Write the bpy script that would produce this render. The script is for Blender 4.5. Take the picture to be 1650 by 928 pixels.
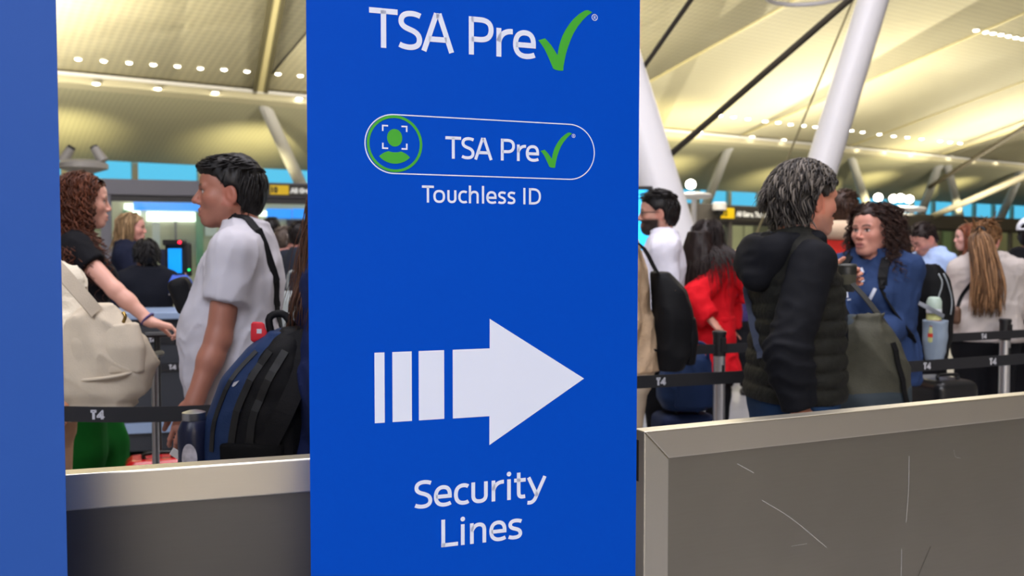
import bpy, bmesh, math, random
import numpy as np
random.seed(3); RNG = np.random.RandomState(11)
for o_ in list(bpy.data.objects): bpy.data.objects.remove(o_)
SC = bpy.context.scene; COL = SC.collection
# ---------------------------------------------------------------- camera
FPX, CX, CY, EYE = 1500.0, 825.0, 464.0, 1.40
PITCH = math.atan(59 / 1500)
cd = bpy.data.cameras.new('camera'); cam = bpy.data.objects.new('camera', cd); COL.objects.link(cam)
cd.sensor_width = 36; cd.sensor_fit = 'HORIZONTAL'; cd.lens = 36 * FPX / 1650
cam.location = (0, 0, EYE); cam.rotation_euler = (math.pi / 2 - PITCH, 0, 0)
cd.clip_end = 400; cd.clip_start = .05
cd.dof.use_dof = True; cd.dof.focus_distance = 1.75; cd.dof.aperture_fstop = 5.2
SC.camera = cam
# ---------------------------------------------------------------- colour management, exposure
SC.view_settings.view_transform = 'Standard'; SC.view_settings.look = 'None'
SC.view_settings.gamma = 1; SC.view_settings.use_curve_mapping = False
SC.view_settings.exposure = 0.0
SC.cycles.use_denoising = True
SC.cycles.max_bounces = 7; SC.cycles.diffuse_bounces = 4; SC.cycles.glossy_bounces = 3
SC.cycles.transmission_bounces = 4; SC.cycles.transparent_max_bounces = 6; SC.cycles.sample_clamp_indirect = 4
# ---------------------------------------------------------------- world: late blue daylight outside the clerestory
def lin(c):
    c = np.array(c, float) / 255
    return tuple(np.where(c <= .04045, c / 12.92, ((c + .055) / 1.055) ** 2.4))
W = bpy.data.worlds.new('world'); SC.world = W; W.use_nodes = True
bg = W.node_tree.nodes['Background']; bg.inputs[0].default_value = (*lin((98, 200, 242)), 1); bg.inputs[1].default_value = 1.2
# ---------------------------------------------------------------- lights of the hall, and added fill lamps
def hall(p, t, z):      # p: metres towards the far facade, t: metres along it
    return (p * HN[0] + t * HU[0], p * HN[1] + t * HU[1], z)
TH = math.radians(57)
HU = (math.sin(TH), math.cos(TH)); HN = (-math.cos(TH), math.sin(TH))
def area(name, loc, look, size, power, col=(255, 244, 226), sizey=None, spread=180):
    l = bpy.data.lights.new(name, 'AREA'); l.energy = power; l.color = lin(col)
    l.shape = 'RECTANGLE'; l.size = size; l.size_y = sizey or size; l.spread = math.radians(spread)
    o = bpy.data.objects.new(name, l); COL.objects.link(o); o.location = loc
    d = np.array(look, float) - np.array(loc, float)
    from mathutils import Vector
    o.rotation_euler = Vector(d).to_track_quat('-Z', 'Y').to_euler()
    return o
def spot(name, loc, look, power, angle=80, blend=.9, col=(255, 226, 120), r=.3):
    l = bpy.data.lights.new(name, 'SPOT'); l.energy = power; l.color = lin(col)
    l.spot_size = math.radians(angle); l.spot_blend = blend; l.shadow_soft_size = r
    o = bpy.data.objects.new(name, l); COL.objects.link(o); o.location = loc
    from mathutils import Vector
    o.rotation_euler = Vector(np.array(look, float) - np.array(loc, float)).to_track_quat('-Z', 'Y').to_euler()
    return o
# ceiling light over the queue and far hall; added fill lamps behind the photographer
area('ceiling_luminaire_light', (1.0, 5.0, 9.5), (1.0, 5.0, 0), 9, 1150, (244, 240, 248), 6)
area('front_fill_light', (-2.0, -7.5, 8.5), (0.0, 1.5, 1.0), 8, 1230, (236, 240, 255), 5)  # unseen fill lamp, added to light the upright banner from the front
area('rear_wall_fill_light', (2.0, -17.0, 9.0), (4.0, -24.0, 2.0), 9, 3600, (255, 246, 232), 6)  # unseen lamp, added to brighten the back wall that the steel frames reflect
area('far_luminaire_light', hall(20, 22, 9.5), hall(20, 22, 0), 16, 2600, (250, 240, 220), 10)
# uplights washing the metal ceiling and the far vault
for t_, w_ in ((2, 2900), (20, 2700), (38, 2100), (56, 2100), (74, 2000)):
    area('ceiling_uplight', hall(29, t_, 3.4), hall(28, t_, 12), 3, w_, (255, 246, 220), 10)
for t_ in (5.2, 13.4, 24, 31, 38.5, 49, 58, 68):
    spot('vault_uplight', hall(40.6, t_, 3.5), hall(43.0, t_, 6.6), 700, 95, 1, (255, 240, 178), .25)
for t_ in (0, 32, 35, 55):
    spot('eaves_uplight', hall(34.5, t_, 4.6), hall(36.6, t_, 8.1), 900, 110, 1, (255, 241, 182), .25)

def ray(x, y):
    a, b = (x - CX) / FPX, (CY - y) / FPX
    return np.array((a, math.cos(PITCH) + b * math.sin(PITCH), -math.sin(PITCH) + b * math.cos(PITCH)))
def at(x, y, Y):
    r = ray(x, y); k = Y / r[1]
    return np.array((r[0] * k, Y, EYE + r[2] * k))
def on_plane(x, y, pt, nrm):
    r = ray(x, y); o = np.array((0, 0, EYE)); pt, nrm = np.array(pt, float), np.array(nrm, float)
    return o + r * ((pt - o) @ nrm) / (r @ nrm)
# ---------------------------------------------------------------- object helpers
def tag(o, label=None, cat=None, group=None, kind=None):
    if label: o['label'] = label
    if cat: o['category'] = cat
    if group: o['group'] = group
    if kind: o['kind'] = kind
    return o
def thing(name, label, cat, loc=(0, 0, 0), rz=0, group=None):
    o = bpy.data.objects.new(name, None); COL.objects.link(o); o.empty_display_size = .1
    o.location = tuple(map(float, loc)); o.rotation_euler = (0, 0, rz)
    return tag(o, label, cat, group)
class MB:
    """mesh builder: boxes, prisms, polygons gathered into one mesh"""
    def __init__(s): s.v = []; s.f = []
    def quad(s, *p):
        n = len(s.v); s.v += [tuple(map(float, q)) for q in p]; s.f.append(list(range(n, n + len(p)))); return s
    def box(s, c, d, R=None):
        c, d = np.array(c, float), np.array(d, float) / 2
        n = len(s.v)
        for i in (-1, 1):
            for j in (-1, 1):
                for k in (-1, 1):
                    q = np.array((i, j, k)) * d
                    if R is not None: q = R @ q
                    s.v.append(tuple(c + q))
        for f in ((0, 1, 3, 2), (4, 6, 7, 5), (0, 4, 5, 1), (2, 3, 7, 6), (0, 2, 6, 4), (1, 5, 7, 3)): s.f.append([n + i for i in f])
        return s
    def prism(s, poly, d):
        """polygon (list of 3d points) extruded by vector d"""
        n = len(s.v); m = len(poly); d = np.array(d, float)
        s.v += [tuple(map(float, q)) for q in poly] + [tuple(np.array(q, float) + d) for q in poly]
        s.f.append([n + i for i in range(m)][::-1]); s.f.append([n + m + i for i in range(m)])
        for i in range(m): s.f.append([n + i, n + (i + 1) % m, n + m + (i + 1) % m, n + m + i])
        return s
    def lathe(s, prof, seg=20, c=(0, 0, 0), R=None):
        """profile of (r, z) turned round z"""
        n = len(s.v); m = len(prof)
        for r, z in prof:
            for i in range(seg):
                a = 2 * math.pi * i / seg; q = np.array((r * math.cos(a), r * math.sin(a), z))
                if R is not None: q = R @ q
                s.v.append(tuple(q + np.array(c)))
        for i in range(m - 1):
            for j in range(seg):
                s.f.append([n + i * seg + j, n + i * seg + (j + 1) % seg, n + (i + 1) * seg + (j + 1) % seg, n + (i + 1) * seg + j])
        s.f.append([n + j for j in range(seg)][::-1]); s.f.append([n + (m - 1) * seg + j for j in range(seg)])
        return s
    def bar(s, a, b, w, h=None, up=(0, 0, 1)):
        a, b = np.array(a, float), np.array(b, float); t = b - a; L = np.linalg.norm(t); t = t / L
        u = np.array(up, float); u = u - t * (u @ t)
        if np.linalg.norm(u) < 1e-6: u = np.cross(t, (1, .1, 0))
        u /= np.linalg.norm(u); sd = np.cross(u, t)
        return s.box((a + b) / 2, (L, w, h or w), np.stack([t, sd, u], 1))
    def tube(s, a, b, ra, rb=None, seg=12):
        a, b = np.array(a, float), np.array(b, float); t = (b - a); L = np.linalg.norm(t); t /= L
        u = np.cross(t, (0, 0, 1) if abs(t[2]) < .95 else (1, 0, 0)); u /= np.linalg.norm(u); w = np.cross(t, u)
        return s.lathe([(ra, 0), (rb if rb is not None else ra, L)], seg, a, np.stack([u, w, t], 1))
    def build(s, name, mat, parent=None, smooth=False, bevel=0, seg=2, autosmooth=False):
        me = bpy.data.meshes.new(name); me.from_pydata(s.v, [], s.f); me.update()
        o = bpy.data.objects.new(name, me); COL.objects.link(o)
        bm = bmesh.new(); bm.from_mesh(me); bmesh.ops.recalc_face_normals(bm, faces=bm.faces); bm.to_mesh(me); bm.free()
        if mat is not None: me.materials.append(mat)
        if parent is not None: o.parent = parent
        if smooth: me.polygons.foreach_set('use_smooth', [True] * len(me.polygons))
        if smooth == 'auto': me.set_sharp_from_angle(angle=math.radians(40))
        if bevel:
            m = o.modifiers.new('bevel', 'BEVEL'); m.width = bevel; m.segments = seg; m.limit_method = 'ANGLE'
        return o
# ---------------------------------------------------------------- materials
MATS = {}
def M(name, rgb, rough=.55, metal=0., spec=.5, bump=None, var=None, emit=None, stretch=(1, 1, 1), vcol=False, sheen=0, coat=0, alpha=None, sss=0):
    """procedural material: base colour (sRGB) with noise variation `var`=(scale, amount) and `bump`=(scale, strength)"""
    if name in MATS: return MATS[name]
    m = bpy.data.materials.new(name); m.use_nodes = True; nt = m.node_tree; N, L = nt.nodes, nt.links
    b = N['Principled BSDF']; c = lin(rgb)
    b.inputs['Base Color'].default_value = (*c, 1); b.inputs['Roughness'].default_value = rough
    b.inputs['Metallic'].default_value = metal; b.inputs['Specular IOR Level'].default_value = spec
    if sheen: b.inputs['Sheen Weight'].default_value = sheen
    if coat: b.inputs['Coat Weight'].default_value = coat; b.inputs['Coat Roughness'].default_value = .15
    if sss:
        b.inputs['Subsurface Weight'].default_value = sss; b.inputs['Subsurface Radius'].default_value = (.012, .005, .003)
        b.inputs['Subsurface Scale'].default_value = 1.0
    if emit:
        b.inputs['Emission Color'].default_value = (*lin(emit[0]), 1); b.inputs['Emission Strength'].default_value = emit[1]
    if alpha is not None: b.inputs['Alpha'].default_value = alpha
    tc = mp = None
    if bump or var:
        tc = N.new('ShaderNodeTexCoord'); mp = N.new('ShaderNodeMapping'); mp.inputs['Scale'].default_value = stretch
        L.new(tc.outputs['Object'], mp.inputs['Vector'])
    src = None
    if vcol:
        a = N.new('ShaderNodeVertexColor'); a.layer_name = 'Col'; src = a.outputs['Color']; L.new(src, b.inputs['Base Color'])
    if var:
        n = N.new('ShaderNodeTexNoise'); n.inputs['Scale'].default_value = var[0]; n.inputs['Detail'].default_value = 4
        L.new(mp.outputs[0], n.inputs['Vector'])
        mr = N.new('ShaderNodeMapRange'); mr.inputs['From Min'].default_value = .25; mr.inputs['From Max'].default_value = .75
        mr.inputs['To Min'].default_value = 1 - var[1]; mr.inputs['To Max'].default_value = 1 + var[1]
        L.new(n.outputs['Fac'], mr.inputs['Value'])
        mx = N.new('ShaderNodeVectorMath'); mx.operation = 'SCALE'
        if src is not None: L.new(src, mx.inputs[0])
        else: mx.inputs[0].default_value = c
        L.new(mr.outputs[0], mx.inputs['Scale']); L.new(mx.outputs[0], b.inputs['Base Color'])
    if bump:
        n2 = N.new('ShaderNodeTexNoise'); n2.inputs['Scale'].default_value = bump[0]; n2.inputs['Detail'].default_value = 3
        L.new(mp.outputs[0], n2.inputs['Vector'])
        bp = N.new('ShaderNodeBump'); bp.inputs['Strength'].default_value = bump[1]; bp.inputs['Distance'].default_value = .01
        L.new(n2.outputs['Fac'], bp.inputs['Height']); L.new(bp.outputs[0], b.inputs['Normal'])
    MATS[name] = m; return m
# ---------------------------------------------------------------- implicit-surface modelling kit
def rotm(yaw=0., pitch=0., roll=0.):
    """yaw about z, pitch about y (positive looks down), roll about x, degrees"""
    a, b, c = math.radians(yaw), math.radians(pitch), math.radians(roll)
    Z = np.array([[math.cos(a), -math.sin(a), 0], [math.sin(a), math.cos(a), 0], [0, 0, 1]])
    Y = np.array([[math.cos(b), 0, math.sin(b)], [0, 1, 0], [-math.sin(b), 0, math.cos(b)]])
    X = np.array([[1, 0, 0], [0, math.cos(c), -math.sin(c)], [0, math.sin(c), math.cos(c)]])
    return Z @ Y @ X

_HT = np.random.RandomState(5).rand(64 * 64 * 64).astype(np.float32)
def noise3(x, y, z):
    """smooth value noise, about -1..1"""
    xi, yi, zi = np.floor(x), np.floor(y), np.floor(z)
    fx, fy, fz = x - xi, y - yi, z - zi
    fx = fx * fx * (3 - 2 * fx); fy = fy * fy * (3 - 2 * fy); fz = fz * fz * (3 - 2 * fz)
    xi = xi.astype(np.int64) & 63; yi = yi.astype(np.int64) & 63; zi = zi.astype(np.int64) & 63
    x1, y1, z1 = (xi + 1) & 63, (yi + 1) & 63, (zi + 1) & 63
    h = lambda a, b, c: _HT[(a * 64 + b) * 64 + c]
    c00 = h(xi, yi, zi) * (1 - fx) + h(x1, yi, zi) * fx
    c10 = h(xi, y1, zi) * (1 - fx) + h(x1, y1, zi) * fx
    c01 = h(xi, yi, z1) * (1 - fx) + h(x1, yi, z1) * fx
    c11 = h(xi, y1, z1) * (1 - fx) + h(x1, y1, z1) * fx
    return ((c00 * (1 - fy) + c10 * fy) * (1 - fz) + (c01 * (1 - fy) + c11 * fy) * fz) * 2 - 1

def V(*a): return np.array(a, dtype=float)

class SDF:
    """a list of implicit solids blended one after another, meshed by surface nets"""
    def __init__(s, frame=None):
        s.ops = []; s.fr = frame; s.post = []; s.final = []
    def _add(s, fn, lo, hi, k, op, fr):
        fr = fr if fr is not None else s.fr
        lo, hi = np.array(lo, float), np.array(hi, float)
        if fr is not None:
            R, t = fr
            c = np.array([[(lo, hi)[i][0], (lo, hi)[j][1], (lo, hi)[m][2]] for i in (0, 1) for j in (0, 1) for m in (0, 1)])
            c = c @ R.T + t
            wlo, whi = c.min(0), c.max(0)
        else: wlo, whi = lo, hi
        s.ops.append((fn, wlo, whi, k, op, fr)); return s
    def cone(s, a, b, ra, rb, k=.02, op='add', fr=None, sq=None, cut=None):
        if cut is not None: cp_, cn_ = np.array(cut[0], float), np.array(cut[1], float) / np.linalg.norm(cut[1])
        a, b = np.array(a, float), np.array(b, float); ab = b - a; L2 = float(ab @ ab) + 1e-9
        def fn(x, y, z):
            px, py, pz = x - a[0], y - a[1], z - a[2]
            t = np.clip((px * ab[0] + py * ab[1] + pz * ab[2]) / L2, 0, 1)
            dx, dy, dz = px - t * ab[0], py - t * ab[1], pz - t * ab[2]
            if sq is not None:
                dx, dy, dz = dx / sq[0], dy / sq[1], dz / sq[2]
            d = np.sqrt(dx * dx + dy * dy + dz * dz) - (ra + (rb - ra) * t)
            if cut is not None: d = np.maximum(d, (x - cp_[0]) * cn_[0] + (y - cp_[1]) * cn_[1] + (z - cp_[2]) * cn_[2])
            return d
        m = max(ra, rb) * (1 if sq is None else max(sq))
        return s._add(fn, np.minimum(a, b) - m, np.maximum(a, b) + m, k, op, fr)
    def ell(s, c, r, k=.02, op='add', fr=None, R=None):
        c, r = np.array(c, float), np.array(r, float)
        if R is None:
            def fn(x, y, z):
                X, Y, Z = (x - c[0]) / r[0], (y - c[1]) / r[1], (z - c[2]) / r[2]
                k0 = np.sqrt(X * X + Y * Y + Z * Z)
                k1 = np.sqrt((X / r[0]) ** 2 + (Y / r[1]) ** 2 + (Z / r[2]) ** 2) + 1e-6
                return k0 * (k0 - 1) / k1
            return s._add(fn, c - r, c + r, k, op, fr)
        def fn(x, y, z):
            px, py, pz = x - c[0], y - c[1], z - c[2]
            X = (px * R[0, 0] + py * R[1, 0] + pz * R[2, 0]) / r[0]
            Y = (px * R[0, 1] + py * R[1, 1] + pz * R[2, 1]) / r[1]
            Z = (px * R[0, 2] + py * R[1, 2] + pz * R[2, 2]) / r[2]
            k0 = np.sqrt(X * X + Y * Y + Z * Z)
            k1 = np.sqrt((X / r[0]) ** 2 + (Y / r[1]) ** 2 + (Z / r[2]) ** 2) + 1e-6
            return k0 * (k0 - 1) / k1
        m = r.max()
        return s._add(fn, c - m, c + m, k, op, fr)
    def box(s, c, h, rd=.02, k=.01, op='add', fr=None):
        c, h = np.array(c, float), np.array(h, float) - rd
        def fn(x, y, z):
            qx, qy, qz = np.abs(x - c[0]) - h[0], np.abs(y - c[1]) - h[1], np.abs(z - c[2]) - h[2]
            o = np.sqrt(np.maximum(qx, 0) ** 2 + np.maximum(qy, 0) ** 2 + np.maximum(qz, 0) ** 2)
            return o + np.minimum(np.maximum(qx, np.maximum(qy, qz)), 0) - rd
        return s._add(fn, c - h - rd, c + h + rd, k, op, fr)
    def loft(s, secs, g=0., k=.03, op='add', fr=None, e=2.3):
        """stacked super-elliptic sections (z, cx, cy, rx, ry)"""
        A = np.array(secs, float); zz = A[:, 0]
        zf = np.linspace(zz[0], zz[-1], 60)
        # smooth interpolation through the sections
        def sm(v):
            f = np.interp(zf, zz, v)
            for _ in range(3): f[1:-1] = (f[:-2] + 2 * f[1:-1] + f[2:]) / 4
            return f
        CX, CY, RX, RY = sm(A[:, 1]), sm(A[:, 2]), sm(A[:, 3]) + g, sm(A[:, 4]) + g
        z0, z1 = zz[0] - g * .5, zz[-1] + g * .5
        def fn(x, y, z):
            cx, cy, rx, ry = (np.interp(z, zf, q) for q in (CX, CY, RX, RY))
            u = np.abs((x - cx) / rx); v = np.abs((y - cy) / ry)
            r = (u ** e + v ** e + 1e-9) ** (1 / e)
            d = (r - 1) * np.minimum(rx, ry)
            return np.maximum(d, np.maximum(z0 - z, z - z1))
        lo = (float((CX - RX).min()), float((CY - RY).min()), z0)
        hi = (float((CX + RX).max()), float((CY + RY).max()), z1)
        return s._add(fn, lo, hi, k, op, fr)
    def fn(s, f, lo, hi, k=.01, op='cut', fr=None):
        return s._add(f, lo, hi, k, op, fr)
    def cap(s, e, d, r, fr=None):
        """flat end: cut away what lies beyond point e along d within radius r"""
        e, d = np.array(e, float), np.array(d, float); d = d / np.linalg.norm(d)
        def f(x, y, z):
            px, py, pz = x - e[0], y - e[1], z - e[2]
            t = px * d[0] + py * d[1] + pz * d[2]
            rr = np.sqrt(np.maximum(px * px + py * py + pz * pz - t * t, 0))
            return np.maximum(-t, np.maximum(rr - r, t - r * 1.5))   # solid to remove
        return s._add(f, e - r * 1.8, e + r * 1.8, .004, 'sub', fr)
    def disp(s, f): s.post.append(f); return s
    def grid(s, h, fine=()):
        lo = np.min([o[1] for o in s.ops if o[4] == 'add'], axis=0) - 3 * h
        hi = np.max([o[2] for o in s.ops if o[4] == 'add'], axis=0) + 3 * h
        ax = []
        for i in range(3):
            iv = sorted([(max(f[0][i], lo[i]), min(f[1][i], hi[i]), f[2]) for f in fine if f[1][i] > lo[i] and f[0][i] < hi[i]])
            c = [lo[i]]
            while c[-1] < hi[i]:
                x = c[-1]; st = h
                for a, b, hf in iv:
                    if a - 1e-9 <= x < b: st = min(st, hf)
                    elif x < a < x + st: st = max(a - x, hf)
                c.append(x + st)
            ax.append(np.array(c))
        return ax
    def eval(s, ax):
        D = np.full([len(a) for a in ax], 1.0, np.float32)
        for fn, lo, hi, k, op, fr in s.ops:
            mg = k + .03
            sl = [slice(max(int(np.searchsorted(a, l - mg)) - 1, 0), int(np.searchsorted(a, h + mg)) + 1) for a, l, h in zip(ax, lo, hi)]
            x, y, z = (a[q].reshape(sh).astype(np.float32) for a, q, sh in zip(ax, sl, ((-1, 1, 1), (1, -1, 1), (1, 1, -1))))
            if 0 in (x.size, y.size, z.size): continue
            if fr is not None:
                R, t = fr
                X, Y, Z = x - t[0], y - t[1], z - t[2]
                x, y, z = (X * R[0, i] + Y * R[1, i] + Z * R[2, i] for i in range(3))
            d = fn(x, y, z); A = D[tuple(sl)]
            if op == 'add':
                h_ = np.maximum(k - np.abs(A - d), 0) / k
                D[tuple(sl)] = np.minimum(A, d) - h_ * h_ * k * .25
            elif op == 'sub':
                h_ = np.maximum(k - np.abs(A + d), 0) / k
                D[tuple(sl)] = np.maximum(A, -d) + h_ * h_ * k * .25
            else:
                D[tuple(sl)] = np.maximum(A, d)
        for f in s.post:
            I = np.nonzero(np.abs(D) < .035)
            if len(I[0]) == 0: continue
            D[I] += f(ax[0][I[0]], ax[1][I[1]], ax[2][I[2]]).astype(np.float32)
        for fn in s.final:
            I = np.nonzero(np.abs(D) < .06)
            if len(I[0]): D[I] = np.maximum(D[I], fn(ax[0][I[0]], ax[1][I[1]], ax[2][I[2]]))
        return D
    def mesh(s, h, fine=()):
        ax = s.grid(h, fine); D = s.eval(ax)
        return surface_nets(D, ax)

def surface_nets(D, ax):
    S = D < 0
    nx, ny, nz = D.shape
    C = S[:-1, :-1, :-1].astype(np.int8)
    tot = np.zeros((nx - 1, ny - 1, nz - 1), np.int8)
    for i in (0, 1):
        for j in (0, 1):
            for k in (0, 1):
                tot += S[i:nx - 1 + i, j:ny - 1 + j, k:nz - 1 + k]
    act = (tot > 0) & (tot < 8)
    I = np.array(np.nonzero(act))
    n = I.shape[1]
    if n == 0: return np.zeros((0, 3)), np.zeros((0, 4), int)
    idx = np.full(act.shape, -1, np.int64); idx[tuple(I)] = np.arange(n)
    corner = {}
    for i in (0, 1):
        for j in (0, 1):
            for k in (0, 1):
                corner[i, j, k] = D[I[0] + i, I[1] + j, I[2] + k].astype(np.float64)
    acc = np.zeros((n, 3)); cnt = np.zeros(n)
    for a in range(3):
        for p in (0, 1):
            for q in (0, 1):
                c0 = [0, 0, 0]; o = [b for b in range(3) if b != a]; c0[o[0]] = p; c0[o[1]] = q
                c1 = list(c0); c1[a] = 1
                d0, d1 = corner[tuple(c0)], corner[tuple(c1)]
                m = (d0 < 0) != (d1 < 0)
                t = np.where(m, d0 / np.where(m, d0 - d1, 1), 0)
                for b in range(3):
                    x0 = ax[b][I[b] + c0[b]]; x1 = ax[b][I[b] + c1[b]]
                    acc[:, b] += np.where(m, x0 + (x1 - x0) * t, 0)
                cnt += m
    verts = acc / cnt[:, None]
    quads = []
    for a in range(3):
        b, c = (a + 1) % 3, (a + 2) % 3
        s0 = [slice(None)] * 3; s1 = [slice(None)] * 3
        s0[a] = slice(0, -1); s1[a] = slice(1, None)
        A, B = S[tuple(s0)], S[tuple(s1)]
        E = np.array(np.nonzero(A != B))
        ok = (E[b] > 0) & (E[c] > 0) & (E[b] < D.shape[b] - 1) & (E[c] < D.shape[c] - 1)
        E = E[:, ok]
        ins = A[tuple(E)]
        def cell(db, dc):
            q = E.copy(); q[b] -= db; q[c] -= dc
            return idx[tuple(q)]
        f = np.stack([cell(1, 1), cell(0, 1), cell(0, 0), cell(1, 0)], 1)
        f[~ins] = f[~ins][:, ::-1]
        quads.append(f)
    Q = np.concatenate(quads)
    return verts, Q

def mesh_obj(name, verts, faces, mat, parent=None, col=None, smooth=True):
    me = bpy.data.meshes.new(name)
    verts = np.asarray(verts, np.float32)
    if isinstance(faces, np.ndarray):
        nf, w = faces.shape
        me.vertices.add(len(verts)); me.vertices.foreach_set('co', verts.ravel())
        me.loops.add(nf * w); me.loops.foreach_set('vertex_index', faces.astype(np.int32).ravel())
        me.polygons.add(nf); me.polygons.foreach_set('loop_start', np.arange(0, nf * w, w, dtype=np.int32))
        me.update(calc_edges=True); me.validate()
    else:
        me.from_pydata([tuple(map(float, v)) for v in verts], [], faces); me.update()
    if smooth: me.polygons.foreach_set('use_smooth', np.ones(len(me.polygons), bool))
    if col is not None and len(col) == len(me.vertices):
        at_ = me.color_attributes.new('Col', 'FLOAT_COLOR', 'POINT')
        c4 = np.ones((len(verts), 4), np.float32); c4[:, :3] = col
        at_.data.foreach_set('color', c4.ravel())
    o = bpy.data.objects.new(name, me); COL.objects.link(o)
    if mat is not None: me.materials.append(mat)
    if parent is not None: o.parent = parent
    return o
def sdf_obj(name, s, h, mat, parent=None, fine=(), col=None):
    v, q = s.mesh(h, fine)
    c = col(v) if col is not None else None
    return mesh_obj(name, v, q, mat, parent, c)

class Tubes:
    """tapered tubes / locks gathered into one mesh"""
    def __init__(s): s.v = []; s.f = []; s.c = []; s.n = 0
    def add(s, path, rad, sides=5, flat=1., col=None, caps=True, up=None):
        P = np.asarray(path, float); n = len(P)
        r = np.broadcast_to(np.asarray(rad, float), (n,))
        T = np.gradient(P, axis=0); T /= np.linalg.norm(T, axis=1)[:, None] + 1e-9
        ref = np.array(up if up is not None else ((0, 0, 1) if abs(T[0][2]) < .9 else (1, 0, 0)), float)
        N = np.zeros_like(P); u = ref
        for i in range(n):
            u = u - T[i] * (u @ T[i]); l = np.linalg.norm(u)
            if l < 1e-6:
                u = np.cross(T[i], (.3, .9, .2)); l = np.linalg.norm(u)
            u = u / l; N[i] = u
        B = np.cross(T, N)
        a = np.arange(sides) * 2 * math.pi / sides
        ring = P[:, None] + r[:, None, None] * (np.cos(a)[None, :, None] * N[:, None] * flat + np.sin(a)[None, :, None] * B[:, None])
        s.v.append(ring.reshape(-1, 3))
        base = s.n
        i = np.arange(n - 1)[:, None] * sides + np.arange(sides)[None]
        j = np.arange(n - 1)[:, None] * sides + (np.arange(sides) + 1)[None] % sides
        q = np.stack([i, j, j + sides, i + sides], -1).reshape(-1, 4) + base
        s.f += q.tolist()
        if caps:
            s.f.append([base + k for k in range(sides)][::-1]); s.f.append([base + (n - 1) * sides + k for k in range(sides)])
        if col is not None: s.c.append(np.tile(np.asarray(col, float), (n * sides, 1)))
        s.n += n * sides
        return s
    def join(s, v, f, col=None):
        s.v.append(np.asarray(v)); s.f += (np.asarray(f) + s.n).tolist()
        if col is not None: s.c.append(np.tile(np.asarray(col, float), (len(v), 1)) if np.ndim(col) == 1 else np.asarray(col))
        s.n += len(v); return s
    def obj(s, name, mat, parent=None, smooth=True):
        v = np.concatenate(s.v)
        c = np.concatenate(s.c) if s.c and sum(len(x) for x in s.c) == len(v) else None
        o = mesh_obj(name, v, s.f, mat, parent, None, smooth)
        if c is not None:
            at_ = o.data.color_attributes.new('Col', 'FLOAT_COLOR', 'POINT')
            c4 = np.ones((len(v), 4), np.float32); c4[:, :3] = c
            at_.data.foreach_set('color', c4.ravel())
        return o
def smooth_path(pts, n=12):
    """Catmull-Rom through points"""
    P = np.array(pts, float); P = np.vstack([2 * P[0] - P[1], P, 2 * P[-1] - P[-2]])
    m = len(P) - 3; out = []
    for t in np.linspace(0, m - 1e-6, n):
        i = int(t); f = t - i; a, b, c, d = P[i:i + 4]
        out.append(.5 * (2 * b + (c - a) * f + (2 * a - 5 * b + 4 * c - d) * f * f + (3 * b - a - 3 * c + d) * f ** 3))
    return np.array(out)

from mathutils.bvhtree import BVHTree
from mathutils import Vector
def bvh(*objs):
    """ray-castable copy of the children's surfaces, in their parent's frame"""
    vs, fs = [], []
    for o in objs:
        n = len(vs); vs += [v.co.copy() for v in o.data.vertices]; fs += [[n + i for i in f.vertices] for f in o.data.polygons]
    return BVHTree.FromPolygons(vs, fs)
def drape(tree, pts, d, off=.005, far=.6):
    """push points onto a surface, looking along -d"""
    d = Vector(d).normalized(); out = []
    for q in pts:
        h = tree.ray_cast(Vector(q) + d * far, -d, far * 2)
        out.append(np.array(h[0] + d * off) if h[0] is not None else np.array(q, float))
    return np.array(out)
def ribbon(name, pts, w, nrm, mat, parent=None, th=.003):
    """flat strap of width w along points; nrm: outward normal, one or per point"""
    P = np.asarray(pts, float); n = len(P); T = np.gradient(P, axis=0); T /= np.linalg.norm(T, axis=1)[:, None] + 1e-9
    N = np.broadcast_to(np.asarray(nrm, float), P.shape); S_ = np.cross(T, N); S_ /= np.linalg.norm(S_, axis=1)[:, None] + 1e-9; N = np.cross(S_, T)
    v = np.concatenate([np.stack([P + S_ * w / 2 + N * th / 2, P - S_ * w / 2 + N * th / 2, P - S_ * w / 2 - N * th / 2, P + S_ * w / 2 - N * th / 2], 1).reshape(-1, 3)])
    f = []
    for i in range(n - 1):
        for j in range(4): f.append([i * 4 + j, i * 4 + (j + 1) % 4, (i + 1) * 4 + (j + 1) % 4, (i + 1) * 4 + j])
    f += [[3, 2, 1, 0], [(n - 1) * 4 + j for j in range(4)]]
    return mesh_obj(name, v, f, mat, parent, smooth=False)
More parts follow.
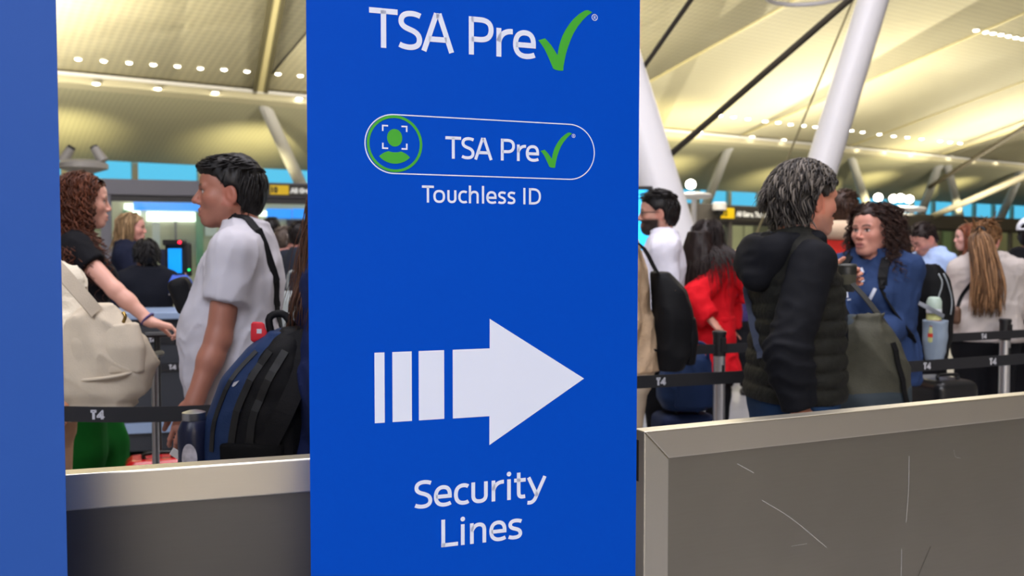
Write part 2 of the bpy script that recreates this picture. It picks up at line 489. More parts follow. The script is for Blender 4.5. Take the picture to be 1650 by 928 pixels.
# ================================================================ THE HALL
def struct(name, o): o.name = name; o['kind'] = 'structure'; return o
m_floor = M('floor terrazzo', (150, 148, 150), .35, var=(6, .12))
def ceil_mat(name, rgb, sx, sy):
    m = M(name, rgb, .6, spec=.25)
    nt = m.node_tree; N, L = nt.nodes, nt.links; b = N['Principled BSDF']
    tc = N.new('ShaderNodeTexCoord')
    mp = N.new('ShaderNodeMapping'); mp.inputs['Rotation'].default_value = (0, 0, -(math.pi / 2 - TH)); L.new(tc.outputs['Object'], mp.inputs[0])
    w1 = N.new('ShaderNodeTexWave'); w1.inputs['Scale'].default_value = sx; w1.bands_direction = 'X'
    w2 = N.new('ShaderNodeTexWave'); w2.inputs['Scale'].default_value = sy; w2.bands_direction = 'Y'
    L.new(mp.outputs[0], w1.inputs[0]); L.new(mp.outputs[0], w2.inputs[0])
    ad = N.new('ShaderNodeMath'); ad.operation = 'ADD'; L.new(w1.outputs['Fac'], ad.inputs[0]); L.new(w2.outputs['Fac'], ad.inputs[1])
    mr = N.new('ShaderNodeMapRange'); mr.inputs['From Max'].default_value = 2; mr.inputs['To Min'].default_value = .86; mr.inputs['To Max'].default_value = 1.06
    L.new(ad.outputs[0], mr.inputs[0])
    sc = N.new('ShaderNodeVectorMath'); sc.operation = 'SCALE'; sc.inputs[0].default_value = lin(rgb); L.new(mr.outputs[0], sc.inputs['Scale'])
    L.new(sc.outputs[0], b.inputs['Base Color'])
    bp = N.new('ShaderNodeBump'); bp.inputs['Strength'].default_value = .25; bp.inputs['Distance'].default_value = .02
    L.new(ad.outputs[0], bp.inputs['Height']); L.new(bp.outputs[0], b.inputs['Normal'])
    return m
m_ceil = ceil_mat('perforated metal ceiling', (226, 220, 194), 1.1, 1.1)
m_vault = ceil_mat('perforated metal vault', (204, 200, 172), 1.6, 1.6)
m_rib = M('ceiling batten', (214, 202, 152), .5)
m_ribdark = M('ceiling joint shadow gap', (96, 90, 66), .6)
m_white = M('white painted steel', (232, 230, 232), .4)
m_wall = M('hall wall plaster', (150, 148, 150), .8)
m_concr = M('concourse wall', (214, 206, 194), .8)
PB, ZB, KS = 38.0, 7.85, .22              # eaves beam: distance, height; ceiling slope
def zc(p): return ZB + KS * (PB - p)
T0, T1 = -34.0, 118.0
struct('floor', MB().box((0, 20, -.1), (260, 220, .2)).build('floor', m_floor))
# main ceiling: one sheet per bay, battens between
BAYS = [T0, -7.8, 2.2, 12.1, 20.3, 28.4, 39.8, 49.4, 59.0, 69.0, 79.0, 89.0, 99.0, T1]
PN = -16.0
ceiling = MB()
for a in BAYS[1:-1]:
    pass
ceiling.prism([hall(PB, T0, zc(PB) + .35), hall(PB, T1, zc(PB) + .35), hall(PN, T1, zc(PN) + .35), hall(PN, T0, zc(PN) + .35)], (0, 0, .25))
ceiling = struct('ceiling', ceiling.build('ceiling', m_wall))
def sag(p):     # the sheets bow slightly between eaves and ridge
    return .0
for a, b in zip(BAYS[:-1], BAYS[1:]):
    mb = MB(); n = 10
    for i in range(n):
        p0 = PB + (PN - PB) * i / n; p1 = PB + (PN - PB) * (i + 1) / n
        mb.quad(hall(p0, a + .06, zc(p0)), hall(p0, b - .06, zc(p0)), hall(p1, b - .06, zc(p1)), hall(p1, a + .06, zc(p1)))
    mb.prism([hall(PB, a + .06, zc(PB)), hall(PB, b - .06, zc(PB)), hall(PN, b - .06, zc(PN)), hall(PN, a + .06, zc(PN))], (0, 0, .05))
    mb.build('ceiling_panel', m_ceil, ceiling)
for i, t in enumerate(BAYS[1:-1]):
    if abs(t - 12.1) < .1: continue
    MB().bar(hall(PB, t, zc(PB) - .02), hall(PN, t, zc(PN) - .02), .14, .08).build('ceiling_batten', m_rib, ceiling)
# the double rib at the left, running up from the strut head
NCEIL = np.array((KS * HN[0], KS * HN[1], 1.0)); PCEIL = hall(PB, 0, ZB)
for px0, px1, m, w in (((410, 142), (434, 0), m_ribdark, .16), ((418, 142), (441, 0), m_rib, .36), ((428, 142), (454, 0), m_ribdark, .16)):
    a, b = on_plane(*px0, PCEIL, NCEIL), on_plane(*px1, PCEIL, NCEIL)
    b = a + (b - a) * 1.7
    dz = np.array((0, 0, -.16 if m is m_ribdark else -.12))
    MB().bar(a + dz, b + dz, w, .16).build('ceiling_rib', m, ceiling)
# eaves beam along the foot of the ceiling
t1_ = struct('trim_1', MB().prism([hall(PB + .1, T0, ZB + .12), hall(PB + .1, T0, ZB - .42), hall(PB - .5, T0, ZB - .30), hall(PB - .5, T0, ZB - .02), hall(PB - .1, T0, ZB + .06)],
      np.array(hall(0, T1 - T0, 0))).build('trim_1', M('eaves beam paint', (214, 206, 176), .45)))
MB().bar(hall(PB - .72, T0, ZB - .02), hall(PB - .72, T1, ZB - .02), .16, .12).build('light_rail', m_white, t1_)
# far vault sweeping down behind the beam to the clerestory
PW, ZW = 46.0, 5.55
prof = [(PB + .05, ZB - .35)]
for i in range(1, 13):
    f = i / 12; prof.append((PB + .05 + (PW - PB - .05) * f, ZB - .35 - (ZB - .35 - ZW) * (1 - math.cos(f * math.pi / 2)) ** .9 * 1.0 if False else ZB - .35 - (ZB - .35 - ZW) * f ** 1.25))
vault = MB()
for (p0, z0), (p1, z1) in zip(prof[:-1], prof[1:]):
    vault.quad(hall(p0, T0, z0), hall(p0, T1, z0), hall(p1, T1, z1), hall(p1, T0, z1))
vb = vault.build('ceiling_vault', m_vault, None, smooth=True)
vb.name = 'ceiling_vault'; vb.parent = ceiling
# far wall under the clerestory, end walls, wall behind the photographer
struct('wall_far', MB().prism([hall(PW + .3, T0, 0), hall(PW + .3, T1, 0), hall(PW + .3, T1, 3.6), hall(PW + .3, T0, 3.6)], np.array(hall(.3, 0, 0))).build('wall_far', m_wall))
struct('wall_left', MB().prism([hall(PN, T0, 0), hall(PW + .6, T0, 0), hall(PW + .6, T0, 20), hall(PN, T0, 20)], np.array(hall(0, -.3, 0))).build('wall_left', m_concr))
struct('wall_right', MB().prism([hall(PN, T1, 0), hall(PW + .6, T1, 0), hall(PW + .6, T1, 20), hall(PN, T1, 20)], np.array(hall(0, .3, 0))).build('wall_right', m_concr))
struct('wall_back', MB().prism([hall(PN, T0, 0), hall(PN, T1, 0), hall(PN, T1, 20.5), hall(PN, T0, 20.5)], np.array(hall(-.3, 0, 0))).build('wall_back', m_concr))
# clerestory windows
m_glass = bpy.data.materials.new('clear glazing'); m_glass.use_nodes = True
_n = m_glass.node_tree; _b = _n.nodes['Principled BSDF']; _o = _n.nodes['Material Output']
_t = _n.nodes.new('ShaderNodeBsdfTransparent'); _g = _n.nodes.new('ShaderNodeBsdfGlossy'); _m = _n.nodes.new('ShaderNodeMixShader')
_t.inputs[0].default_value = (.88, .96, .95, 1); _g.inputs['Roughness'].default_value = .06; _m.inputs[0].default_value = .06
_n.links.new(_t.outputs[0], _m.inputs[1]); _n.links.new(_g.outputs[0], _m.inputs[2]); _n.links.new(_m.outputs[0], _o.inputs['Surface']); _n.nodes.remove(_b)
WSTEP = 3.0; k = 1; t = T0 + 1
m_mull = M('window mullion cream', (205, 200, 178), .5)
while t < T1 - WSTEP:
    w = struct('window_%d' % k, MB().box((0, 0, 0), (WSTEP, .12, .14)).build('w', m_mull)); k += 1
    w.location = hall(PW + .3, t + WSTEP / 2, 3.62); w.rotation_euler = (0, 0, math.pi / 2 - TH)
    MB().box((0, 0, 1.0), (WSTEP - .2, .03, 1.92)).build('pane', m_glass, w)
    MB().box((-WSTEP / 2, -.05, 1.0), (.26, .3, 2.0)).build('window_post', m_mull, w)
    MB().box((0, 0, 2.0), (WSTEP, .14, .1)).build('window_head', m_mull, w)
    t += WSTEP
# ================================================================ BANNERS
m_blue = M('banner print blue', (0, 73, 190), .5, spec=.06, bump=(3.0, .12), stretch=(1, 1, 2.2))
m_blue2 = M('banner reverse blue', (34, 80, 162), .6, spec=.25)
m_print = M('banner print white', (228, 234, 250), .45, spec=.35)
m_green = M('banner print green', (64, 166, 46), .45, spec=.35)
m_alu = M('anodised aluminium', (168, 170, 174), .35, metal=1)
m_blk = M('black plastic', (22, 22, 24), .45)
def stroke(pts, w):
    """ribbon of width w along 2-D points with mitred joints -> (verts, quads)"""
    P = np.array(pts, float); n = len(P)
    T = np.diff(P, axis=0); T /= np.linalg.norm(T, axis=1)[:, None] + 1e-12
    N = np.stack([-T[:, 1], T[:, 0]], 1); v = []
    for i in range(n):
        a, b = N[max(i - 1, 0)], N[min(i, n - 2)]
        m = a + b; m /= np.linalg.norm(m) + 1e-12; m = m / max(m @ a, .5)
        v += [P[i] + m * w / 2, P[i] - m * w / 2]
    return v, [[2 * i, 2 * i + 1, 2 * i + 3, 2 * i + 2] for i in range(n - 1)]
def path(d):
    """tiny path language: list of points; ('C', c1, c2, p) cubic, ('Q', c, p) quadratic"""
    out = [d[0]]
    for s in d[1:]:
        p = out[-1]
        if s[0] == 'C':
            for t in np.linspace(0, 1, 11)[1:]: out.append(tuple((1 - t) ** 3 * np.array(p) + 3 * (1 - t) ** 2 * t * np.array(s[1]) + 3 * (1 - t) * t * t * np.array(s[2]) + t ** 3 * np.array(s[3])))
        elif s[0] == 'Q':
            for t in np.linspace(0, 1, 8)[1:]: out.append(tuple((1 - t) ** 2 * np.array(p) + 2 * (1 - t) * t * np.array(s[1]) + t * t * np.array(s[2])))
        else: out.append(s)
    return out
SW = .14; a_ = .07
GL = {
 'T': (.74, [[(0, 1 - a_), (.74, 1 - a_)], [(.37, 0), (.37, .95)]]),
 'S': (.62, [path([(.575, .88), ('Q', (.46, .93), (.35, .93)), ('C', (.17, .93), (.08, .85), (.08, .73)), ('C', (.08, .60), (.20, .555), (.32, .515)), ('C', (.46, .465), (.55, .40), (.55, .265)), ('C', (.55, .13), (.44, .065), (.29, .065)), ('Q', (.15, .065), (.035, .125))])]),
 'A': (.88, [[(.075, 0), (.41, .99)], [(.47, .99), (.805, 0)], [(.2, .32), (.68, .32)], [(.40, .93), (.48, .93)]]),
 'P': (.66, [[(a_, 0), (a_, 1)], path([(a_, .93), (.3, .93), ('C', (.5, .93), (.585, .84), (.585, .68)), ('C', (.585, .50), (.48, .41), (.3, .41)), (a_, .41)])]),
 'D': (.74, [[(a_, 0), (a_, 1)], path([(a_, .93), (.25, .93), ('C', (.52, .93), (.67, .79), (.67, .5)), ('C', (.67, .21), (.52, .07), (.25, .07)), (a_, .07)])]),
 'I': (.14, [[(a_, 0), (a_, 1)]]), 'l': (.14, [[(a_, 0), (a_, 1.06)]]),
 'L': (.58, [[(a_, 0), (a_, 1)], [(0, a_), (.58, a_)]]),
 'r': (.44, [[(a_, 0), (a_, .76)], path([(a_, .40), ('C', (.11, .58), (.22, .70), (.44, .69))])]),
 'e': (.6, [path([(.08, .36), (.53, .36), (.53, .40), ('C', (.53, .60), (.45, .69), (.31, .69)), ('C', (.15, .69), (.07, .56), (.07, .37)), ('C', (.07, .17), (.17, .06), (.34, .06)), ('Q', (.46, .06), (.56, .115))])]),
 'o': (.6, [path([(.3, .69), ('C', (.13, .69), (.07, .56), (.07, .375)), ('C', (.07, .19), (.13, .06), (.3, .06)), ('C', (.47, .06), (.53, .19), (.53, .375)), ('C', (.53, .56), (.47, .69), (.3, .69)), (.29, .69)])]),
 'u': (.56, [path([(a_, .76), (a_, .27), ('C', (a_, .13), (.15, .06), (.28, .06)), ('C', (.41, .06), (.49, .13), (.49, .27)), (.49, .76)])]),
 'c': (.48, [path([(.465, .64), ('Q', (.40, .69), (.32, .69)), ('C', (.14, .69), (.07, .56), (.07, .37)), ('C', (.07, .18), (.15, .06), (.32, .06)), ('Q', (.41, .06), (.47, .105))])]),
 'h': (.56, [[(a_, 0), (a_, 1.06)], path([(a_, .46), ('C', (.12, .62), (.21, .69), (.31, .69)), ('C', (.43, .69), (.49, .61), (.49, .48)), (.49, 0)])]),
 'n': (.56, [[(a_, 0), (a_, .76)], path([(a_, .46), ('C', (.12, .62), (.21, .69), (.31, .69)), ('C', (.43, .69), (.49, .61), (.49, .48)), (.49, 0)])]),
 's': (.46, [path([(.43, .645), ('Q', (.34, .69), (.25, .69)), ('C', (.13, .69), (.07, .63), (.07, .54)), ('C', (.07, .44), (.16, .41), (.24, .38)), ('C', (.34, .345), (.395, .29), (.395, .20)), ('C', (.395, .10), (.31, .06), (.20, .06)), ('Q', (.10, .06), (.02, .105))])]),
 'i': (.14, [[(a_, 0), (a_, .76)], 'dot']),
 't': (.42, [path([(.165, .97), (.165, .24), ('C', (.165, .10), (.22, .05), (.40, .085))]), [(0, .69), (.42, .69)]]),
 'y': (.6, [[(.055, .76), (.315, .04)], path([(.545, .76), (.30, .10), ('C', (.24, -.12), (.17, -.20), (.02, -.17))])]),
}
def lettering(name, glyphs, base, cap, mat, parent, y, bold=1.0):
    """glyphs: (char, u_left, u_right) on the banner face"""
    mb = MB()
    for ch, u0, u1 in glyphs:
        w, st = GL[ch]; sx = (u1 - u0) / w if ch not in 'Ili' else cap
        for s in st:
            if isinstance(s, str):
                c = np.array((u0 + a_ * sx, base + .95 * cap)); r = .088 * cap
                mb.quad(*[(c[0] + r * math.cos(q), y, c[1] + r * math.sin(q)) for q in np.linspace(0, 2 * math.pi, 17)[:-1]]); continue
            p = [(u0 + q[0] * sx, base + q[1] * cap) for q in s]
            v, f = stroke(p, SW * cap * bold)
            for fc in f: mb.quad(*[(v[i][0], y, v[i][1]) for i in fc])
    o = mb.build(name, mat, parent); return o
def flat(name, poly, mat, parent, y):
    return MB().quad(*[(p[0], y, p[1]) for p in poly]).build(name, mat, parent)
def ring(name, outer, inner, mat, parent, y):
    mb = MB(); n = len(outer)
    for i in range(n):
        j = (i + 1) % n
        mb.quad((outer[i][0], y, outer[i][1]), (outer[j][0], y, outer[j][1]), (inner[j][0], y, inner[j][1]), (inner[i][0], y, inner[i][1]))
    return mb.build(name, mat, parent)
def circ(c, r, n=48, a0=0, a1=2 * math.pi, ry=None):
    return [(c[0] + r * math.cos(q), c[1] + (ry or r) * math.sin(q)) for q in np.linspace(a0, a1, n, endpoint=abs(a1 - a0) < 6.28)]

SHEET = {}
def banner_stand(label, loc, rz, width, height, mat, curl):
    b = thing('banner_stand', label, 'banner', loc, rz)
    nu, nv = 12, 40; v = []; f = []
    for s in (0, 1):
        for j in range(nv + 1):
            for i in range(nu + 1):
                u, z = width * i / nu, .06 + (height - .06) * j / nv
                v.append((u - curl * max(0, (i / nu - .9) / .1) * (1 - z / height), s * .0012 + (.012 * max(0, i / nu - .93) / .07) * s * 0, z))
    m = (nu + 1) * (nv + 1); idx = lambda s, i, j: s * m + j * (nu + 1) + i
    for j in range(nv):
        for i in range(nu):
            f.append([idx(0, i, j), idx(0, i + 1, j), idx(0, i + 1, j + 1), idx(0, i, j + 1)])
            f.append([idx(1, i, j), idx(1, i, j + 1), idx(1, i + 1, j + 1), idx(1, i + 1, j)])
    for j in range(nv):
        f.append([idx(0, 0, j), idx(0, 0, j + 1), idx(1, 0, j + 1), idx(1, 0, j)])
        f.append([idx(0, nu, j), idx(1, nu, j), idx(1, nu, j + 1), idx(0, nu, j + 1)])
    b['sheet'] = 0; SHEET[b.name] = mesh_obj('banner_sheet', v, f, mat, b, smooth=False); del b['sheet']
    MB().box((width / 2, .0, height + .008), (width + .01, .022, .03)).build('top_rail', m_alu, b, bevel=.003)
    MB().prism([(-.01, -.06, 0), (-.01, .07, 0), (-.01, .05, .055), (-.01, .02, .075), (-.01, -.02, .075), (-.01, -.05, .05)], (width + .02, 0, 0)).build('base_cassette', m_alu, b)
    MB().tube((width / 2, .03, .05), (width / 2, .022, height), .009).build('support_pole', m_alu, b, smooth='auto')
    for x in (.08, width - .08): MB().box((x, 0, .008), (.05, .24, .016)).build('stabiliser_foot', m_alu, b, bevel=.003)
    return b
BW = .637
ban = banner_stand('tall blue roll-up banner with white arrow and security lines lettering', (-.35, 1.6, 0), math.radians(20.2), BW, 2.02, m_blue, .006)
ban_root = ban; ban = SHEET[ban.name]
Y_ = -.0006
def line(name, txt, base, cap, spots, mat=m_print, bold=1.): return lettering(name, [(c, a, b) for c, (a, b) in zip(txt, spots)], base, cap, mat, ban, Y_, bold)
line('title_lettering', 'TSAPre', 1.7562, .0684, [(.1079, .1585), (.1590, .2028), (.2004, .2625), (.2892, .3376), (.3420, .3742), (.3742, .4205)])
line('pill_lettering', 'TSAPre', 1.5672, .0400, [(.2450, .2745), (.2748, .3000), (.2989, .3351), (.3506, .3790), (.3823, .4005), (.3996, .4270)], bold=.98)
line('subtitle_lettering', 'TouchlessID', 1.4874, .0304, [(.2012, .2233), (.2217, .2447), (.2483, .2655), (.2687, .2855), (.2887, .3083), (.3141, .3184), (.3222, .3427), (.3453, .3609), (.3639, .3795), (.3951, .3994), (.4062, .4307)])
line('direction_lettering', 'Security', .9350, .0515, [(.1846, .2185), (.2210, .2556), (.2589, .2878), (.2924, .3253), (.3320, .3565), (.3631, .3702), (.3770, .4002), (.4024, .4430)])
line('direction_lettering', 'Lines', .8597, .0508, [(.2350, .2670), (.2726, .2797), (.2897, .3220), (.3273, .3620), (.3648, .3936)])
CK = [(.4246, 1.7918), (.4385, 1.7965), (.4506, 1.7849), (.4570, 1.7765), (.4635, 1.7672), (.4656, 1.7795), (.4689, 1.7919), (.4735, 1.8040), (.4796, 1.8151), (.4872, 1.8265), (.4965, 1.8375), (.5080, 1.8475), (.5198, 1.8550), (.5260, 1.8561), (.5348, 1.8529), (.5245, 1.8455), (.5151, 1.8363), (.5050, 1.8240), (.4966, 1.8109), (.4900, 1.7970), (.4843, 1.7819), (.4806, 1.7700), (.4782, 1.7590), (.4762, 1.7490), (.4752, 1.7392), (.4700, 1.7387), (.4644, 1.7390), (.4590, 1.7400), (.4544, 1.7420), (.4514, 1.7490), (.4476, 1.7569), (.4425, 1.7670), (.4370, 1.7770), (.4310, 1.7850)]
flat('check_mark', CK, m_green, ban, Y_)
k_ = .5835
flat('check_mark', [(.4297 + (u - .4246) * k_, 1.5572 + (z - 1.7392) * k_ * .985) for u, z in CK], m_green, ban, Y_)
def regmark(c, r):
    ring('registered_mark', circ(c, r, 24), circ(c, r * .8, 24), m_print, ban, Y_)
    lettering('registered_letter', [('P', c[0] - r * .32, c[0] + r * .32)], c[1] - r * .5, r, m_print, ban, Y_)
    v, f = stroke([(c[0] - r * .05, c[1]), (c[0] + r * .33, c[1] - r * .5)], r * .16)
    flat('registered_leg', [v[0], v[1], v[3], v[2]], m_print, ban, Y_)
regmark((.5399, 1.8437), .0062); regmark((.4968, 1.6183), .0036)
# the pill with the face-scan badge
pc, pr = (.1500, 1.5892), .0523
def pill(r): return circ((.1510, 1.5892), r, 32, math.pi / 2, 3 * math.pi / 2) + circ((.4885, 1.5879), r, 32, -math.pi / 2, math.pi / 2)
ring('pill_outline', pill(.0527), pill(.0507), m_print, ban, Y_)
ring('badge_ring', circ((.1523, 1.5898), .0500), circ((.1523, 1.5898), .0452), m_green, ban, Y_ * 1.2)
flat('badge_head', circ((.1521, 1.6003), .0137, 32, ry=.0155), m_green, ban, Y_)
flat('badge_shoulders', path([(.1241, 1.5670), ('Q', (.1310, 1.5742), (.1411, 1.5765)), ('Q', (.1519, 1.5728), (.1633, 1.5766)), ('Q', (.1730, 1.5740), (.1796, 1.5665)), ('Q', (.1690, 1.5552), (.1518, 1.5547)), ('Q', (.1345, 1.5552), (.1241, 1.5670))])[:-1], m_green, ban, Y_)
for sx, u in ((1, .1295), (-1, .1752)):
    for sz, z in ((-1, 1.6222), (1, 1.5800)):
        v, f = stroke([(u + sx * .0108, z + sz * .00135), (u + sx * .00135, z + sz * .00135), (u + sx * .00135, z + sz * .0108)], .0027)
        mb = MB()
        for fc in f: mb.quad(*[(v[i][0], Y_, v[i][1]) for i in fc])
        mb.build('scan_bracket', m_print, ban)
for u0, u1 in ((.1137, .1317), (.1458, .1812), (.1940, .2415)):
    flat('arrow_bar', [(u0, 1.0957), (u1, 1.0957), (u1, 1.2211), (u0, 1.2211)], m_print, ban, Y_)
flat('arrow_head', [(.2577, 1.0952), (.3282, 1.0952), (.3280, 1.0412), (.5201, 1.1561), (.3290, 1.2757), (.3288, 1.2211), (.2577, 1.2211)], m_print, ban, Y_)
# the plain banner at the left edge of the frame
pL = at(98.5, 464, 1.36)
banL = banner_stand('plain blue roll-up banner cut off by the left edge of the picture', (pL[0] - .62 * math.cos(math.radians(10)), pL[1] - .62 * math.sin(math.radians(10)), 0), math.radians(10), .62, 2.02, m_blue2, -.002)

# ================================================================ STEEL BARRIER PANELS
def brushed(name, rgb, rough, ax, aniso=.0):
    m = M(name, rgb, rough, metal=1)
    nt = m.node_tree; N, L = nt.nodes, nt.links; b = N['Principled BSDF']
    tc = N.new('ShaderNodeTexCoord'); mp = N.new('ShaderNodeMapping'); mp.inputs['Scale'].default_value = ax; L.new(tc.outputs['Object'], mp.inputs[0])
    n = N.new('ShaderNodeTexNoise'); n.inputs['Scale'].default_value = 90; n.inputs['Detail'].default_value = 4; L.new(mp.outputs[0], n.inputs['Vector'])
    mr = N.new('ShaderNodeMapRange'); mr.inputs['To Min'].default_value = rough - .08; mr.inputs['To Max'].default_value = rough + .1; L.new(n.outputs['Fac'], mr.inputs[0]); L.new(mr.outputs[0], b.inputs['Roughness'])
    bp = N.new('ShaderNodeBump'); bp.inputs['Strength'].default_value = .06; bp.inputs['Distance'].default_value = .002; L.new(n.outputs['Fac'], bp.inputs['Height']); L.new(bp.outputs[0], b.inputs['Normal'])
    n2 = N.new('ShaderNodeTexNoise'); n2.inputs['Scale'].default_value = 2.2; n2.inputs['Detail'].default_value = 3; L.new(tc.outputs['Object'], n2.inputs['Vector'])
    m2 = N.new('ShaderNodeMapRange'); m2.inputs['To Min'].default_value = .86; m2.inputs['To Max'].default_value = 1.12; L.new(n2.outputs['Fac'], m2.inputs[0])
    sc = N.new('ShaderNodeVectorMath'); sc.operation = 'SCALE'; sc.inputs[0].default_value = lin(rgb); L.new(m2.outputs[0], sc.inputs['Scale']); L.new(sc.outputs[0], b.inputs['Base Color'])
    return m
m_fr_h = brushed('brushed steel frame rail', (218, 212, 198), .34, (.06, 3, 3))
m_fr_v = brushed('brushed steel frame stile', (214, 210, 198), .36, (3, 3, .06))
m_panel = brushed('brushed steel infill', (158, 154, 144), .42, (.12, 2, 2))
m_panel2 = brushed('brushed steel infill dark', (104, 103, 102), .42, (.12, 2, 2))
m_scr = M('scratch bright', (214, 212, 208), .6); m_scrd = M('scratch dark', (50, 48, 46), .6)
def barrier(label, a, b, top, rail, panel):
    """framed steel crowd panel from plan point a to b"""
    a, b = np.array(a, float), np.array(b, float); d = b - a; L = np.linalg.norm(d)
    t = thing('crowd_barrier', label, 'barrier', (a[0], a[1], 0), math.atan2(d[1], d[0]))
    T, z0, w = .045, .10, .066
    MB().prism([(0, 0, top), (L, 0, top), (L - w, 0, top - w), (w, 0, top - w)], (0, T, 0)).build('top_rail', rail, t, bevel=.003)
    MB().prism([(0, 0, z0), (w, 0, z0 + w), (L - w, 0, z0 + w), (L, 0, z0)], (0, T, 0)).build('bottom_rail', rail, t, bevel=.003)
    MB().prism([(0, 0, z0), (0, 0, top), (w, 0, top - w), (w, 0, z0 + w)], (0, T, 0)).build('stile', m_fr_v, t, bevel=.003)
    MB().prism([(L, 0, top), (L, 0, z0), (L - w, 0, z0 + w), (L - w, 0, top - w)], (0, T, 0)).build('stile', m_fr_v, t, bevel=.003)
    MB().box((L / 2, T / 2, (top + z0) / 2), (L - 2 * w + .004, .012, top - z0 - 2 * w + .004)).build('infill_panel', panel, t)
    for x in (.12, L - .12):
        MB().box((x, T / 2, .05), (.05, .03, .1)).build('leg', m_fr_v, t)
        MB().box((x, T / 2, .006), (.12, .24, .012)).build('foot', m_fr_v, t, bevel=.003)
    return t, L
dR = np.array((1.122, .525)) / np.linalg.norm((1.122, .525)); a0 = np.array((.294, 2.052))
barR, LR = barrier('brushed steel barrier panel with a mitred frame corner right of the arrow banner', a0, a0 + dR * 1.72, 1.0, m_fr_h, m_panel)
dL = np.array((.409, .133)) / np.linalg.norm((.409, .133)); b1 = np.array((-.39, 1.786)) + dL * .60
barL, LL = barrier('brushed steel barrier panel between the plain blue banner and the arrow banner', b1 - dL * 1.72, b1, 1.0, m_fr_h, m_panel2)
# scratches on the right infill, laid on its face
def scratch(par, org, d, pts, w, mat, name='scratch'):
    q = []
    for x, y in pts:
        P = on_plane(x, y, (*(org + np.array((-d[1], d[0])) * .0155), 1), (-d[1], d[0], 0))
        q.append(((P[:2] - org) @ d, P[2]))
    v, f = stroke(smooth_path(q, 9) if len(q) > 2 else q, w); mb = MB()
    for fc in f: mb.quad(*[(v[i][0], .0158, v[i][1]) for i in fc])
    mb.build(name, mat, par)
scratch(barR, a0, dR, [(1465, 735), (1464, 790), (1460, 842)], .0013, m_scr)
scratch(barR, a0, dR, [(1453, 884), (1452, 935)], .0013, m_scr)
scratch(barR, a0, dR, [(1500, 880), (1478, 932)], .0012, m_scrd)
scratch(barR, a0, dR, [(1228, 806), (1275, 835), (1332, 882)], .0010, m_scr)
scratch(barR, a0, dR, [(1188, 747), (1215, 762)], .0010, m_scr)
scratch(barR, a0, dR, [(1275, 880), (1300, 876)], .0006, m_scr)
scratch(barR, a0, dR, [(1537, 725), (1540, 736), (1548, 738)], .0006, m_scr)
# black belt-barrier post end between the banner and the steel panel
pe = at(1034, 740, 2.08)
pst = thing('barrier_end_post', 'black belt cassette on a slim post beside the steel barrier corner', 'post', (pe[0], pe[1] + .02, 0), math.radians(25))
MB().box((0, 0, .46), (.03, .03, .84)).build('post', m_fr_v, pst)
MB().box((-.002, 0, .93), (.034, .05, .10)).build('belt_cassette', m_blk, pst, bevel=.004)
MB().lathe([(.0, 0), (.12, 0), (.12, .01), (.02, .03), (0, .03)], 24).build('base', m_blk, pst, smooth='auto')
# ================================================================ HALL FITTINGS
m_lamp = M('lamp lens lit', (255, 250, 235), .5, emit=((255, 246, 225), 14))
m_lamprim = M('lamp rim', (225, 222, 210), .5)
def downlight(P, r, label, group):
    t = thing('downlight', label, 'light', P, 0, group)
    MB().lathe([(r * 1.15, .05), (r * 1.3, 0), (r * 1.1, -.02), (r * .95, -.02)], 12).build('rim', m_lamprim, t, smooth='auto')
    MB().lathe([(r * .98, -.022), (r * .8, -.05), (r * .3, -.07)], 12).build('lens', m_lamp, t, smooth=True)
ORD = 'first second third fourth fifth sixth seventh eighth ninth tenth eleventh twelfth thirteenth fourteenth fifteenth sixteenth seventeenth'.split()
def rowlights(pts, plane, r, label, group, drop=.03):
    for i, (x, y) in enumerate(pts):
        P = on_plane(x, y, *plane); P[2] -= drop
        downlight(P, r, 'round downlight, %s from left in the %s' % (ORD[i], label), group)
CEILP = (np.array(PCEIL) - np.array((0, 0, .0)), NCEIL)
rowlights([(126, 93), (167, 96), (208, 99), (247, 102), (286, 104.5), (323, 108), (361, 110), (398, 113), (448, 117), (484, 120)], CEILP, .11,
          'upper ceiling row left of banner', 'upper row of downlights at the left')
rowlights([(1160, 185), (1182, 187), (1205, 190), (1233, 194), (1254, 196), (1274, 199), (1295, 201), (1314, 203), (1372, 209), (1390, 211.5), (1417, 215), (1440, 218), (1462, 220), (1485, 222.5), (1515, 226), (1531, 228), (1547, 229.5)], CEILP, .14,
          'long ceiling row right of banner', 'long row of downlights at the right')
rowlights([(1573, 47), (1588, 50), (1600, 52), (1613, 54), (1625, 56.5), (1637, 59), (1648, 61)], CEILP, .12,
          'close-set row at top right corner', 'close-set downlights at the top right')
BEAMP = (hall(PB - .6, 0, ZB - .3), (-HN[0], -HN[1], 0))
rowlights([(155, 134), (254, 142), (347, 148.5), (482, 158)], BEAMP, .13, 'eaves beam row left of banner', 'beam downlights at the left', 0)
rowlights([(1127, 212), (1211, 220), (1262, 225), (1383, 238), (1427, 242), (1470, 246), (1531, 252), (1570, 257), (1607, 260)], BEAMP, .17, 'eaves beam row right of banner', 'beam downlights at the right', 0)
